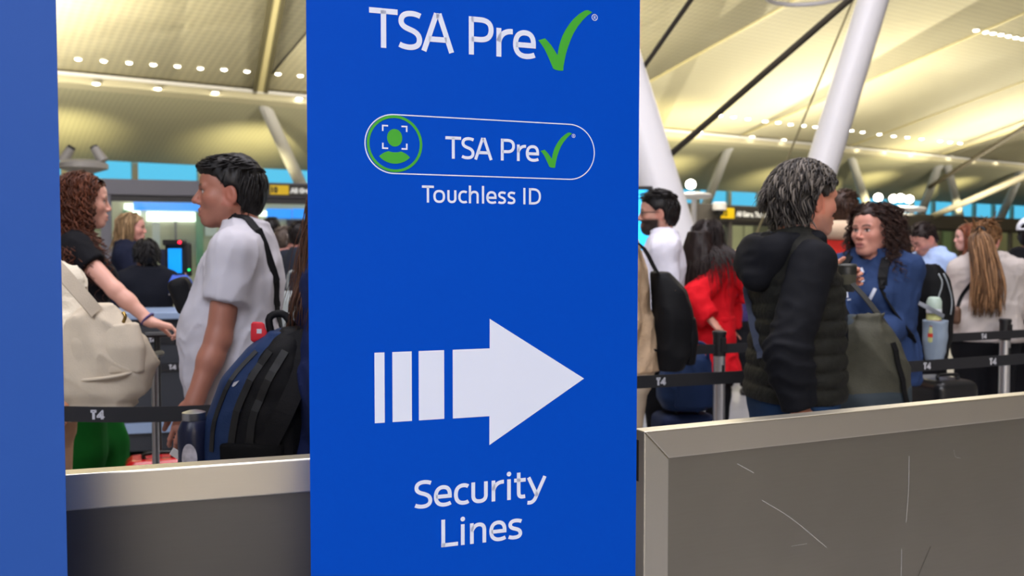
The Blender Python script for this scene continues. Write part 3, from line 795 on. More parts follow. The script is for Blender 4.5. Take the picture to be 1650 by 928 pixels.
# inclined white struts from the eaves beam to the clerestory
def strut(x0, y0, x1, y1, r0, r1, label, depth=None):
    a = on_plane(x0, y0, hall(PB + .15, 0, 0), (-HN[0], -HN[1], 0)); b = on_plane(x1, y1, hall(PW - 3, 0, 0), (-HN[0], -HN[1], 0))
    d = (b - a) / np.linalg.norm(b - a); b = b + d * 0
    t = thing('roof_strut', label, 'strut', (a + b) / 2)
    c = (a + b) / 2
    foot = b + d * ((b[2] - 3.0) / max(-d[2], .1) if b[2] > 3.0 else 0)
    MB().tube(a - c, foot - c, r0, r1, 14).build('tube', m_white, t, smooth='auto')
    MB().bar(a - c + (0, 0, .25), a - c + d * 1.3, r0 * 2.6, .2, up=(HU[0], HU[1], 0)).build('head_plate', m_white, t, bevel=.02)
strut(417, 150, 486, 300, .26, .30, 'white inclined roof strut beside the left edge of the arrow banner')
strut(1183, 215, 1138, 328, .24, .34, 'white roof strut leaning left behind the red coat woman')
strut(1366, 236, 1396, 330, .26, .34, 'white roof strut above the woman in the blue sweater')
strut(1518, 250, 1484, 345, .28, .34, 'white roof strut leaning left, one of a pair above the light blue shirt man')
strut(1524, 254, 1547, 350, .24, .34, 'white roof strut leaning right, one of a pair above the light blue shirt man')
strut(1647, 272, 1612, 352, .28, .36, 'white roof strut leaning left near the right edge of the picture')
m_head = M('partition header grey', (120, 120, 136), .4)
# two great white raking columns
def column(top, bot, Y, rt, rb, label, dy=0):
    a = at(*top, Y + dy); b = at(*bot, Y); d = (a - b) / np.linalg.norm(a - b)
    a = a + d * (9.0 - a[2]) / d[2] if a[2] < 9 else a
    b = b - d * (b[2] / d[2])
    t = thing('raking_column', label, 'column', b)
    MB().lathe([(rb * 1.05, 0), (rb, .05 * 1), (rt, np.linalg.norm(a - b))], 32, (0, 0, 0), frame_z(d)).build('shaft', m_white, t, smooth='auto')
    MB().lathe([(rb * 1.6, 0), (rb * 1.6, .04), (rb * 1.2, .08), (rb * 1.0, .3)], 32).build('foot_collar', m_head, t, smooth='auto')
def frame_z(d):
    u = np.cross(d, (0, 1, 0)); u /= np.linalg.norm(u); return np.stack([u, np.cross(d, u), d], 1)
column((1000, 100), (1092, 400), 10.4, .22, .25, 'thick white raking column leaning left behind the bearded man')
column((1407, 0), (1318, 290), 12.0, .165, .22, 'slim white raking column rising above the grey-haired man')
# cables
m_cable = M('dark cable', (64, 58, 46), .6); m_cablel = M('pale conduit', (196, 186, 160), .5)
def cable(p0, Y0, p1, Y1, r, label, mat=m_cable, ground=False):
    """straight tie from pixel p0 (run on up to the ceiling sheets) to pixel p1"""
    a, b = at(*p0, Y0), at(*p1, Y1); d = (a - b) / np.linalg.norm(a - b)
    a = a + d * (((np.array(PCEIL) - a) @ NCEIL) / (d @ NCEIL))
    if ground: b = b - d * (b[2] / d[2])
    t = Tubes(); n = 20; f = np.linspace(0, 1, n); P = a + (b - a) * f[:, None]
    o = t.add(P - b, r, 8).obj('cable', mat); o.location = b
    tag(o, label, 'cable')
cable((1113, 0), 9.6, (1036, 110), 10.4, .026, 'dark cable crossing the ceiling beside the top of the thick raking column')
cable((1368, 0), 9.0, (1070, 258), 10.5, .036, 'thick dark cable running diagonally across the ceiling right of the banner')
cable((1366, 20), 13, (1262, 272), 14, .014, 'thin grey wire hanging beside the slim raking column', M('thin wire', (150, 140, 105), .6), True)
cable((1652, 204), 57, (1497, 302), 63, .15, 'dark cable sloping over the roof struts at the right edge')
cable((1652, 284), 40, (1500, 350), 45, .15, 'pale conduit sloping down behind the ponytail woman', m_cablel)
# ring luminaire whose lower rim shows at the top of the picture
rl = at(1304, -10, 14)
t = thing('ring_luminaire', 'pale hanging ring luminaire cut off by the top edge', 'light', rl)
T_ = Tubes(); q = np.linspace(0, 2 * math.pi, 49)
T_.add(np.stack([.62 * np.cos(q), .62 * np.sin(q), 0 * q], 1), .035, 8, caps=False).obj('outer_ring', m_white, t)
T_ = Tubes(); T_.add(np.stack([.5 * np.cos(q), .5 * np.sin(q), 0 * q + .1], 1), .03, 8, caps=False).obj('inner_ring', m_white, t)
for q in (0.5, 2.6, 4.7): MB().tube((.6 * math.cos(q), .6 * math.sin(q), 0), (0, 0, 1.6), .012).build('hanger', m_white, t)
MB().lathe([(.02, 1.55), (.14, 1.6), (.14, 1.7), (.02, 1.72)], 16).build('canopy', m_white, t)
# ---------------------------------------------------------------- glazed partitions with header beams
m_head = M('partition header grey', (120, 120, 136), .4); m_head2 = M('partition header dark grey', (92, 88, 84), .45)
m_soff = M('partition soffit dark', (58, 56, 60), .5)
m_sign = M('wayfinding sign charcoal', (58, 56, 54), .5); m_yel = M('wayfinding yellow', (236, 196, 24), .5, emit=((236, 196, 24), .25)); m_wlet = M('wayfinding lettering', (236, 236, 232), .5, emit=((236, 236, 232), .3)); m_blet = M('wayfinding black', (20, 20, 20), .5)
def words(txt, h, mat, parent, loc, name='lettering', bold=0.01):
    cu = bpy.data.curves.new('txt', 'FONT'); cu.body = txt; cu.size = h / .73; cu.extrude = .004; cu.offset = bold
    ob = bpy.data.objects.new('txt', cu); COL.objects.link(ob); dg = bpy.context.evaluated_depsgraph_get()
    me = bpy.data.meshes.new_from_object(ob.evaluated_get(dg)); bpy.data.objects.remove(ob)
    o = bpy.data.objects.new(name, me); COL.objects.link(o); me.materials.clear(); me.materials.append(mat)
    o.parent = parent; o.location = loc; o.rotation_euler = (math.pi / 2, 0, 0); return o
def partition(label, org, ang, L, z0, z1, posts, hm, sign_at, sign_text, sc=1.0):
    t = thing('glass_partition', label, 'partition', org, ang)
    MB().box((L / 2, 0, (z0 + z1) / 2), (L, .3, z1 - z0)).build('header_beam', hm, t, bevel=.01)
    MB().box((L / 2, .06, z0 - .06), (L, .24, .12)).build('soffit', m_soff, t)
    prev = 0
    for i, x in enumerate(posts):
        MB().box((x, 0, z0 / 2), (.2, .2, z0)).build('post', hm, t, bevel=.01)
    for a, b in zip(posts[:-1], posts[1:]):
        MB().box(((a + b) / 2, .04, z0 / 2 + .1), (b - a - .2, .02, z0 - .3)).build('pane', m_glass, t)
        MB().box(((a + b) / 2, .04, .08), (b - a - .2, .1, .16)).build('bottom_rail', m_soff, t)
    for sx in sign_at:
        s = thing('wayfinding_sign', sign_text[1] if sx == sign_at[0] else sign_text[2], 'sign', (0, 0, 0))
        s.location = (org[0] + math.cos(ang) * sx + math.sin(ang) * .19, org[1] + math.sin(ang) * sx - math.cos(ang) * .19, 0); s.rotation_euler = (0, 0, ang)
        h = z1 - z0; w = 3.4 * sc
        MB().box((w / 2, 0, z0 + h * .5), (w, .06, h * .80)).build('sign_board', m_sign, s)
        MB().box((.36 * h / .54 + .06, -.035, z0 + h * .5), (.66 * h / .54, .02, h * .62)).build('number_tile', m_yel, s)
        words(sign_text[0][0], h * .36, m_blet, s, (.13 * h / .54, -.046, z0 + h * .33), 'number')
        words(sign_text[0][1], h * .30, m_wlet, s, (.86 * h / .54, -.032, z0 + h * .34), 'lettering', .012)
    return t
aL = math.radians(90 - 70.2); oL = at(172, 405, 19.0)
partL = partition('grey glazed partition with a deep header beam behind the queue at the left', (oL[0] - math.cos(aL) * 4, oL[1] - math.sin(aL) * 4, 0), aL, 11, 2.55, 2.87, (.1, 4.0, 9.0, 10.9), m_head,
                  (7.15,), (('10', 'All Gates'), 'yellow and charcoal gate sign on the header beam beside the banner', ''))
aR = math.radians(38); oR = at(1100, 405, 34.0)
partR = partition('dark grey glazed partition with a header beam far behind the red coat woman', (oR[0] - math.cos(aR) * 6, oR[1] - math.sin(aR) * 6, 0), aR, 44, 2.52, 3.16, (0, 6.6, 8.6, 12, 16, 20, 24, 28, 32, 36, 43.9), m_head2,
                  (7.75,), (('10', 'All Gates, Ticketing'), 'yellow and charcoal gate sign behind the grey-haired man', ''), 1.35)
# dome camera on the right header
cm = at(1159, 339, 34.6); t = thing('dome_camera', 'small white dome camera beside the right gate sign', 'camera', cm)
MB().lathe([(.22, .3), (.26, .26), (.26, .02), (.2, 0)], 16).build('housing', m_white, t, smooth='auto')
MB().lathe([(.2, 0), (.17, -.12), (.08, -.2), (.01, -.22)], 16).build('dome', m_blk, t, smooth='auto')
# bright shop interior seen through the left partition
def backdrop_room(P, ang, L, H, mat, name, label):
    t = thing(name, label, 'wall unit', (P[0], P[1], 0), ang)
    MB().box((L / 2, .1, H / 2), (L, .2, H)).build('wall', mat, t)
    return t
pb = at(150, 405, 27); shop = backdrop_room(pb, aL, 12, 3.0, M('shop wall pale', (208, 206, 186), .7), 'shop_front', 'pale lit shop front seen through the glass at the left')
m_cyan = M('shop screen blue', (30, 140, 240), .4, emit=((28, 140, 246), 1.0)); m_lit = M('shop light panel', (255, 255, 250), .4, emit=((255, 252, 236), 2.2))
m_grn = M('green glass column', (120, 176, 150), .2)
def onshop(x, y): 
    p = on_plane(x, y, (pb[0] + math.sin(aL) * .12, pb[1] - math.cos(aL) * .12, 0), (math.sin(aL), -math.cos(aL), 0))
    return (p[:2] - pb[:2]) @ np.array((math.cos(aL), math.sin(aL))), p[2]
def shop_box(x0, y0, x1, y1, name, mat, d=.1):
    u0, za = onshop(x0, y0); u1, zb = onshop(x1, y1)
    return MB().box(((u0 + u1) / 2, -d / 2, (za + zb) / 2), (u1 - u0, d, abs(za - zb))).build(name, mat, shop)
shop_box(215, 325, 345, 340, 'display_band', m_cyan)
shop_box(236, 341, 315, 357, 'light_panel', m_lit); shop_box(200, 328, 214, 338, 'light_panel', m_lit); shop_box(208, 340, 226, 350, 'light_panel', m_lit)
shop_box(198, 338, 207, 420, 'green_pillar', m_grn, .3); shop_box(315, 342, 328, 430, 'green_pillar', m_grn, .3); shop_box(330, 352, 350, 380, 'white_panel', M('shop white panel', (225, 230, 240), .5))
shop_box(281, 356, 285, 400, 'grey_post', m_head); shop_box(245, 358, 258, 400, 'white_panel', MATS['shop white panel'])
shop_box(430, 336, 470, 352, 'display_band', m_cyan); shop_box(472, 336, 500, 352, 'display_band', m_cyan); shop_box(462, 354, 500, 372, 'dark_screen', M('dark screen', (30, 22, 60), .3)); shop_box(418, 340, 430, 348, 'light_panel', m_lit)
shop_box(152, 335, 166, 372, 'green_panel', M('green panel', (110, 130, 84), .5))
# cream wall units behind the right partition
pr_ = at(1060, 405, 42); unitR = backdrop_room(pr_, aR, 50, 3.4, M('right back wall', (120, 116, 104), .8), 'service_wall', 'pale service wall with cream panels behind the right partition')
for x0, x1, c in ((1178, 1196, 'cream'), (1200, 1212, 'cream'), (1455, 1466, 'cream'), (1498, 1510, 'cream'), (1520, 1532, 'green'), (1610, 1650, 'cream')):
    for_m = M('service panel ' + c, (214, 208, 178) if c == 'cream' else (140, 160, 130), .6)
    org = np.array((pr_[0] + math.sin(aR) * .1, pr_[1] - math.cos(aR) * .1)); nr = (math.sin(aR), -math.cos(aR), 0)
    p0, p1 = on_plane(x0, 365, (*org, 0), nr), on_plane(x1, 410, (*org, 0), nr); e_ = np.array((math.cos(aR), math.sin(aR)))
    u0, u1 = (p0[:2] - pr_[:2]) @ e_, (p1[:2] - pr_[:2]) @ e_
    MB().box(((u0 + u1) / 2, -.08, 1.5), (abs(u1 - u0), .1, 2.6)).build('panel', for_m, unitR)
# tall screen beside the bearded man
sc_ = at(1035, 330, 9.0); t = thing('display_screen', 'tall bright blue display screen at the edge of the arrow banner', 'screen', (sc_[0] - .38, 9.0, 0))
MB().box((.18, .03, 1.1), (.60, .08, 1.86)).build('housing', m_blk, t, bevel=.01); MB().box((.18, -.02, 1.38), (.54, .02, 1.22)).build('screen', M('screen cyan', (40, 190, 250), .3, emit=((36, 196, 255), 1.1)), t); MB().box((.15, 0, .15), (.5, .3, .3)).build('base', m_blk, t)
# uplight post with a disc and two angled heads at the far left
m_grey = M('fitting grey', (150, 146, 140), .45)
up = at(134, 264, 12.0); t = thing('uplight_post', 'grey uplight post with two angled lamp heads above the curly-haired woman', 'light', (up[0], up[1], 0))
MB().tube((0, 0, 0), (0, 0, up[2] - .1), .06, .05, 14).build('post', m_grey, t, smooth='auto')
MB().lathe([(.06, up[2] - .14), (.30, up[2] - .06), (.30, up[2] + .0), (.24, up[2] + .04), (.02, up[2] + .05)], 28).build('disc', m_grey, t, smooth='auto')
for sgn in (-1, 1):
    a = np.array((sgn * .26, 0, up[2] + .03)); b = np.array((sgn * .15, 0, up[2] + .2))
    MB().tube(a, b, .07, .055, 14).build('lamp_head', m_grey, t, smooth='auto')
    MB().tube(b, b + (b - a) * .12, .05, .05, 14).build('lens', m_blk, t, smooth='auto')
# bright lamp clusters on curved white trays at the right
def lamps(pts, Y, r, label):
    c = at(*pts[0], Y); t = thing('lamp_cluster', label, 'light', (c[0], c[1], 0))
    ps = [at(x, y, Y) - (c[0], c[1], 0) for x, y in pts]
    for p in ps: MB().lathe([(r * .2, -r * .9), (r * .8, -r * .6), (r, 0), (r * .8, r * .6), (r * .2, r * .9)], 14, p).build('globe', m_lamp, t, smooth=True)
    x0, x1 = min(p[0] for p in ps) - .3, max(p[0] for p in ps) + .5; z = min(p[2] for p in ps) - r * 1.2
    S = SDF(); S.ell(((x0 + x1) / 2, .1, z - .12), ((x1 - x0) / 2 + .05, .22, .09)); sdf_obj('tray', S, .05, m_white, t)
    MB().tube(((x0 + x1) / 2, .1, 0), ((x0 + x1) / 2, .1, z - .1), .06).build('post', m_white, t, smooth='auto')
lamps([(1415, 318), (1440, 320), (1451, 319), (1465, 321)], 24, .11, 'cluster of glowing lamps on a white tray above the curly-haired woman in blue')
lamps([(1113, 297)], 22, .12, 'single glowing lamp on a white tray above the red coat woman')
lamps([(1043, 291)], 18, .10, 'single glowing lamp on a white tray above the bearded man')
# ================================================================ PEOPLE KIT
m_skin = M('skin', (200, 150, 125), .48, vcol=True, spec=.4, bump=(140, .06), sss=0)
m_hair = M('hair', (40, 30, 24), .5, vcol=True, spec=.28, var=(60, .3), stretch=(1, 1, .25))
def shade(c, f): return np.clip(np.array(c) * f, 0, 1)
class Person:
    """person-local frame: +x forward, +y to the person's left, +z up; joints scale with height"""
    def __init__(s, label, px, Y, H=1.70, heading=0., sex='m', skin=(190, 140, 115), head=(0, 0, 0), wide=1., belly=0., armL=None, armR=None, handL=None, handR=None,
                 res=.014, hres=.005, face=True, stand=(0, 0), headoff=(0, 0, 0), stride=.0, brow=(50, 36, 28), lips=None, beard=None, bust=None, hs=None, X=None, lean=0.):
        s.label = label; s.H = H; s.k = k = H / 1.72; s.sex = sex; s.res = res; s.hres = hres
        X = at(px, 405, Y)[0] if X is None else X
        s.root = thing('person', label, 'person', (X, Y, 0), math.radians(heading)); s.h = math.radians(heading); s.X, s.Y = X, Y
        s.skin = np.array(lin(skin)); s.brow = np.array(lin(brow)); s.lips = np.array(lin(lips)) if lips else s.skin * V(.80, .58, .56)
        s.beard = beard; f = sex == 'f'
        sh = (.148 if f else .168) * wide; hp = .088
        lx = lean
        J = dict(shL=V(-.01 + lx, sh, 1.388), shR=V(-.01 + lx, -sh, 1.388), hipL=V(0, hp, .90), hipR=V(0, -hp, .90),
                 knL=V(.02 + stride * .5, hp + .01, .48), knR=V(.02 - stride * .3, -hp - .01, .48), anL=V(-.02 + stride, hp + .02, .085), anR=V(-.02 - stride, -hp - .02, .085),
                 elL=V(-.03 + lx, sh + .05, 1.12), wrL=V(.03 + lx, sh + .07, .87), elR=V(-.03 + lx, -sh - .05, 1.12), wrR=V(.03 + lx, -sh - .07, .87))
        J = {a: b * k for a, b in J.items()}
        if armL: J['elL'], J['wrL'] = map(np.array, armL)
        if armR: J['elR'], J['wrR'] = map(np.array, armR)
        s.J = J; s.wide = wide; s.belly = belly; s.bust = (.028 if f else 0) if bust is None else bust; s.lean = lean
        hs = hs or (.97 if f else 1.0); s.hs = hs * (.35 + .65 * k)
        s.hc = V(.025 + lx * 1.25, 0, 0) * k + V(0, 0, H - .118 * s.hs) + V(*headoff)
        s.HR = rotm(*head); s.hfr = (s.HR, s.hc)
        s.handL, s.handR = handL, handR; s.face = face
    def L(s, x, y, Y):
        """pixel at depth -> local point"""
        w = at(x, y, Y) - (s.X, s.Y, 0); c, n = math.cos(-s.h), math.sin(-s.h)
        return V(w[0] * c - w[1] * n, w[0] * n + w[1] * c, w[2])
    def LW(s, w):
        w = np.array(w, float) - (s.X, s.Y, 0); c, n = math.cos(-s.h), math.sin(-s.h)
        return V(w[0] * c - w[1] * n, w[0] * n + w[1] * c, w[2])
    # ---- shapes shared by body and clothing
    def torso(s, S, g=0., top=True, zmin=None, e=2.3):
        k, w, b, lx = s.k, s.wide, s.belly, s.lean; f = s.sex == 'f'
        if f: secs = [(.82, 0, 0, .10, .155), (.90, -.012, 0, .125, .178), (.98, -.008, 0, .118, .165), (1.08, .0, 0, .098, .132), (1.18, .004, 0, .105, .137), (1.28, .008, 0, .112, .150), (1.36, .0, 0, .095, .148), (1.42, -.008, 0, .07, .112), (1.47, -.012, 0, .05, .06)]
        else: secs = [(.82, 0, 0, .10, .15), (.90, -.005, 0, .118, .166), (.98, 0, 0, .113, .158), (1.08, .005, 0, .108, .152), (1.18, .006, 0, .112, .160), (1.28, .006, 0, .120, .170), (1.36, -.002, 0, .105, .165), (1.43, -.012, 0, .075, .125), (1.48, -.015, 0, .055, .065)]
        out = []
        for z, cx, cy, rx, ry in secs:
            bb = b * max(0, 1 - ((z - 1.08) / .2) ** 2); c2 = lx * min(max((z - .9) / .5, 0), 1.1)
            out.append((z * k, (cx + bb * .55 + c2) * k, cy, (rx * (.5 + .5 * w) + bb * .45) * k, (ry * w + bb * .35) * k))
        if zmin: out = [o for o in out if o[0] > zmin - .03] if out[0][0] < zmin - .03 else out
        S.loft(out, g, .035, e=e)
        if s.bust and g is not None:
            for y in (-.065, .065): S.ell(V(.075 + lx * .6, y * w, 1.25) * k, V(.05 + s.bust, .062, .065) * k + g, .05)
        if top:
            for y, sh in ((1, s.J['shL']), (-1, s.J['shR'])):
                S.cone(V(-.012 + lx, y * .055, 1.440) * k, sh + V(0, 0, -.004) * k, .045 * k + g, .050 * k * (.6 + .4 * w) + g, .05)
    def arm(s, S, side, g0=0., g1=0., upto=2., k=.03, taper=None, flat=False):
        J = s.J; a, b, c = J['sh' + side], J['el' + side], J['wr' + side]; q = s.k * (.9 if s.sex == 'f' else 1.0) * (.55 + .45 * s.wide)
        if upto <= 1:
            e = a + (b - a) * upto
            if flat: dd = (b - a) / np.linalg.norm(b - a); S.cone(a, e + dd * .08, .050 * q + g0, .044 * q + g1, k, cut=(e, dd)); return e, (b - a)
            S.cone(a, e, .050 * q + g0, .044 * q + g1, k); return e, (b - a)
        S.cone(a, b, .049 * q + g0, .039 * q + g1, k)
        e = b + (c - b) * min(upto - 1, 1); dd = (c - b) / np.linalg.norm(c - b)
        S.cone(b, b + (c - b) * .35, .039 * q + g1, .039 * q + g1, .02); S.cone(b + (c - b) * .3, e + (dd * .06 if flat else 0), .038 * q + g1, (.038 - (.038 - .026) * min(upto - 1, 1)) * q + (taper if taper is not None else g1), .02, cut=(e, dd) if flat else None)
        return e, (c - b)
    def leg(s, S, side, g=0., g1=None, g2=None, upto=2.):
        J = s.J; a, b, c = J['hip' + side], J['kn' + side], J['an' + side]; q = s.k * (.5 + .5 * s.wide); g1 = g if g1 is None else g1; g2 = g1 if g2 is None else g2
        S.cone(a + V(0, 0, -.03), b, .088 * q + g, .056 * q + g1, .05); S.cone(b, c, .055 * q + g1, .04 * q + g2, .03); S.ell(b + (c - b) * .3 + V(-.02, 0, 0), V(.05, .05, .12) * q + g1, .03)
    def hand(s, S, side, spec, mk=None):
        """spec: (direction, palm normal, curls 4, thumb spread)"""
        w = s.J['wr' + side]; el = s.J['el' + side]
        d, n, curl, th = spec if spec else (None, None, (.35, .4, .45, .5), .5)
        if d is None: d = (w - el)
        d = np.array(d, float); d /= np.linalg.norm(d)
        if n is None: n = V(0, 1 if side == 'R' else -1, 0)
        n = np.array(n, float); n = n - d * (n @ d); n /= np.linalg.norm(n)       # palm faces n
        t = np.cross(n, d) * (1 if side == 'R' else -1)                            # towards the thumb
        t = -t if (side == 'R') else -t
        q = s.k * (.93 if s.sex == 'f' else 1.02); fr = (np.stack([d, t, n], 1), w); lo, hi = [w], [w]
        S.cone((-.02, 0, 0), (.03, 0, 0), .026 * q, .026 * q, .02, fr=fr, sq=(1, 1, .72))
        S.box(V(.052, 0, 0) * q, V(.048, .040, .0145) * q, .013, .012, fr=fr)
        for i, (y, L, r) in enumerate(((.030, .074, .0085), (.010, .082, .0088), (-.011, .076, .0083), (-.030, .060, .0074))):
            p = V(.094, y, 0) * q; a = curl[i] * .55; seg = [L * .46, L * .3, L * .24]
            for m, l in enumerate(seg):
                v = V(math.cos(a), (y * 2.2 if m == 0 else 0) * .5, math.sin(a)); p2 = p + v * l * q
                S.cone(p, p2, r * q * (1 - .06 * m), r * q * (.95 - .09 * m), .004, fr=fr); p = p2; a += curl[i]
                if mk is not None: mk.append(fr[0] @ p + w)
        p = V(.022, .030, .006) * q
        for l, a, b, r in ((.040, 1.0 * th + .25, .35, .0125), (.032, .75 * th, .6, .0105), (.026, .5 * th, .8, .0092)):
            p2 = p + V(math.cos(a), math.sin(a), b * .8) / math.sqrt(1 + .64 * b * b) * l * q; S.cone(p, p2, r * q, r * .92 * q, .006, fr=fr); p = p2
            if mk is not None: mk.append(fr[0] @ p + w)
        return fr
    def body(s, tone=None, clothed_legs=True):
        S = SDF(); k = s.k; s.torso(S); J = s.J; fine = []
        for sd in 'LR':
            s.arm(S, sd); s.leg(S, sd)
            S.ell(J['an' + sd] + V(.06, 0, -.045), V(.12, .042, .04), .03)
        h = s.hs; fr = s.hfr; c = lambda *p: V(*p) * h
        S.cone(V(-.02 + s.lean, 0, 1.40) * k, s.hc + s.HR @ c(-.022, 0, -.055), (.064 if s.sex == 'm' else .052) * k * (.4 + .6 * s.wide), (.060 if s.sex == 'm' else .049) * h * (.5 + .5 * s.wide), .03)
        # ---- head, in head frame
        fat = 1 + .35 * (s.wide - 1)
        S.ell(c(-.012, 0, .030), c(.099, .077, .087), .03, fr=fr)
        S.ell(c(.030, 0, -.030), V(.062, .060 * fat, .076) * h, .035, fr=fr)
        S.ell(c(.052, 0, .045), c(.042, .058, .042), .03, fr=fr)
        fm = .84 if s.sex == 'f' else 1.
        S.ell(c(.068 if fm < 1 else .070, 0, -.096), V(.022, .026 * fat * fm, .019 * fm) * h, .03, fr=fr)
        for y in (-1, 1):
            S.cone(c(-.005, y * .056 * fat * (fm * .5 + .5), -.046), c(.056, y * .018, -.095), .020 * h * fm, .018 * h * fm, .03, fr=fr)
            S.ell(c(.052, y * .044, -.022), V(.028, .021, .022) * h * fat, .025, fr=fr)
        for y in (-1, 1):
            S.ell(c(.099, y * .031, .002), c(.020, .018, .011), .014, 'sub', fr=fr)
        for y in (-1, 1): S.cone(c(.080, y * .046, .020), c(.090, y * .014, .018), .010 * h * fm, .010 * h * fm, .012, fr=fr)
        S.cone(c(.088, 0, .012), c(.112 if fm == 1 else .107, 0, -.030), .0085 * h * fm, .0120 * h * fm, .010, fr=fr)
        for y in (-1, 1): S.ell(c(.098, y * .0135, -.036), c(.0125, .0085, .0085) * fm, .007, fr=fr)
        for y in (-1, 1): S.ell(c(.076, y * .031, .001), c(.0125, .0145, .0118), .002, fr=fr)
        S.ell(c(.078, 0, -.066), c(.018, .026, .018), .018, fr=fr)
        S.cone(c(.0945, -.015, -.0615), c(.0945, .015, -.0615), .0070 * h, .0070 * h, .005, fr=fr)
        S.cone(c(.0925, -.013, -.0770), c(.0925, .013, -.0770), .0080 * h, .0080 * h, .005, fr=fr)
        S.cone(c(.1025, -.019, -.0690), c(.1025, .019, -.0690), .0034 * h, .0034 * h, .004, 'sub', fr=fr)
        for y in (-1, 1):
            R = rotm(y * -24, 12)
            S.ell(c(-.012, y * .079, -.008), c(.020, .009, .034), .006, fr=fr, R=R)
            S.ell(c(-.004, y * .087, -.004), c(.010, .006, .018), .005, 'sub', fr=fr, R=R)
        for q in s.extra if hasattr(s, 'extra') else (): q(S)
        m = .15 * h; fine.append((s.hc - m, s.hc + m, s.hres))
        for sd, sp in (('L', s.handL), ('R', s.handR)):
            if sp == 'none': sp = None; hh = None
            else: hh = .0055 if sp else None
            s.hand(S, sd, sp)
            if hh: fine.append((s.J['wr' + sd] - .17, s.J['wr' + sd] + .17, hh))
        def col(v):
            L_ = (v - s.hc) @ s.HR / h; x, y, z = L_.T; ay = np.abs(y)
            C = np.tile(s.skin, (len(v), 1))
            if s.hres > .009: return C
            hd = (np.abs(z) < .13) & (x > -.11) & (ay < .11)
            def mix(w, c_):
                w = np.clip(w, 0, 1)[:, None]; C[:] = C * (1 - w) + np.array(c_) * w
            blush = s.skin * V(1.08, .80, .78)
            mix(.6 * np.exp(-(((x - .06) / .03) ** 2 + ((ay - .045) / .022) ** 2 + ((z + .028) / .022) ** 2)) * hd, blush)
            mix(.6 * np.exp(-(((x - .108) / .014) ** 2 + (ay / .02) ** 2 + ((z + .032) / .016) ** 2)) * hd, blush)
            mix(.6 * (ay > .070) * (np.abs(x + .01) < .03) * (np.abs(z + .008) < .04), blush)
            mix(.35 * np.exp(-(((ay - .03) / .02) ** 2 + ((z + .006) / .013) ** 2)) * (x > .06) * hd, s.skin * .62)
            if s.beard is not None:
                bc, zb, am = s.beard
                w = np.clip((zb - z) / .015, 0, 1) * np.clip((x + .01) / .02, 0, 1) * (z > -.14)
                w = w * (1 - np.exp(-((ay / .02) ** 2 + ((z + .07) / .011) ** 2)) * (x > .07)); mix(am * w * hd, lin(bc))
            mix(1.0 * np.exp(-((ay / .021) ** 4 + ((z + .0695) / .0115) ** 4)) * (x > .083) * hd, s.lips)
            mix(.8 * np.exp(-((z + .0695) / .0028) ** 2) * (ay < .021) * (x > .075) * hd, s.lips * .4)
            arch = .0245 - ((ay - .033) / .02) ** 2 * .005
            mix(.9 * np.exp(-(((z - arch) / .0048) ** 4)) * np.clip((ay - .011) / .004, 0, 1) * np.clip((.053 - ay) / .006, 0, 1) * (x > .05) * hd, s.brow)
            if not getattr(s, 'eyes_shut', False):
                e = ((ay - .031) / .0128) ** 2 + ((z - .001) / .0068) ** 2
                mix((e < 1) * (x > .070) * hd * .9, (.62, .58, .56)); ir = (ay - .031) ** 2 + (z - .001) ** 2
                mix((ir < .0058 ** 2) * (x > .074) * hd, (.02, .012, .008))
                mix(.9 * np.exp(-((z - .001 - .0068 * np.sqrt(np.clip(1 - ((ay - .031) / .0145) ** 2, 0, 1))) / .0026) ** 2) * (np.abs(ay - .031) < .0145) * (x > .06) * hd, (.02, .015, .012))
            else: mix(.9 * np.exp(-((z + .004) / .0025) ** 2) * (np.abs(ay - .031) < .0145) * (x > .06) * hd, (.02, .015, .012))
            return C
        return sdf_obj('body', S, s.res, m_skin, s.root, fine, col)
    # ---- garments
    def shirt(s, name, mat, sleeve=.6, hem=.86, g=.014, sg=None, folds=.006, res=None, neck=.072, vneck=0, flare=0., collar=False, sleeves='LR', ftype=(24, 24, 7), seed=0., cuff=None, part=False, post=None, nz=1.475):
        S = SDF(); k = s.k; sg = g if sg is None else sg; s.torso(S, g, zmin=hem * k)
        S.loft([((hem - .01) * k, .005 * k + s.belly * .2 + (s.lean * .1), 0, (.118 + s.belly * .3) * k + g + flare, .166 * k * s.wide + g + flare), ((hem + .1) * k, .003 * k + s.belly * .45, 0, (.112 + s.belly * .45) * k + g + flare * .7, .160 * k * s.wide + g + flare * .7 + s.belly * .2), ((hem + .25) * k, s.belly * .5, 0, (.10 + s.belly * .35) * k + g, .145 * k * s.wide + g)], 0, .04)
        for sd in sleeves:
            s.arm(S, sd, sg, sg * 1.1, sleeve, taper=cuff, flat=True)
        S.final.append(lambda x, y, z: np.where(z < (hem + .06) * k, hem * k - z, -1.))
        c = V(.02 + s.lean * 1.1, 0, nz) * k
        S.ell(c, V(neck * 1.15, neck, .05) * k, .008, 'sub')
        S.ell(c + V(.0, 0, .06) * k, V(neck * 1.2, neck * 1.05, .08) * k, .008, 'sub')
        if vneck: S.cone(c + V(.06, 0, 0), c + V(.09, 0, -vneck), .05, .008, .01, 'sub')
        fx, fy, fz = ftype
        def fold(x, y, z):
            w = noise3(x * 5 + seed, y * 5, z * 5) * .8
            a = noise3(x * fx + seed + w * 2, y * fy + z * 4 + w * 2, z * fz + x * 8); b = noise3(x * 8 + 3 + seed, y * 8 + w, z * 13 + y * 9 + w)
            c_ = noise3(x * 14 + 9 + w * 3, y * 14 + seed, z * 26 + x * 12)
            return -folds * 1.3 * (1 - np.sqrt(np.abs(a) + .01)) - folds * .6 * b - folds * .35 * (1 - np.sqrt(np.abs(c_) + .02))
        if folds: S.disp(fold)
        if post: S.disp(post)
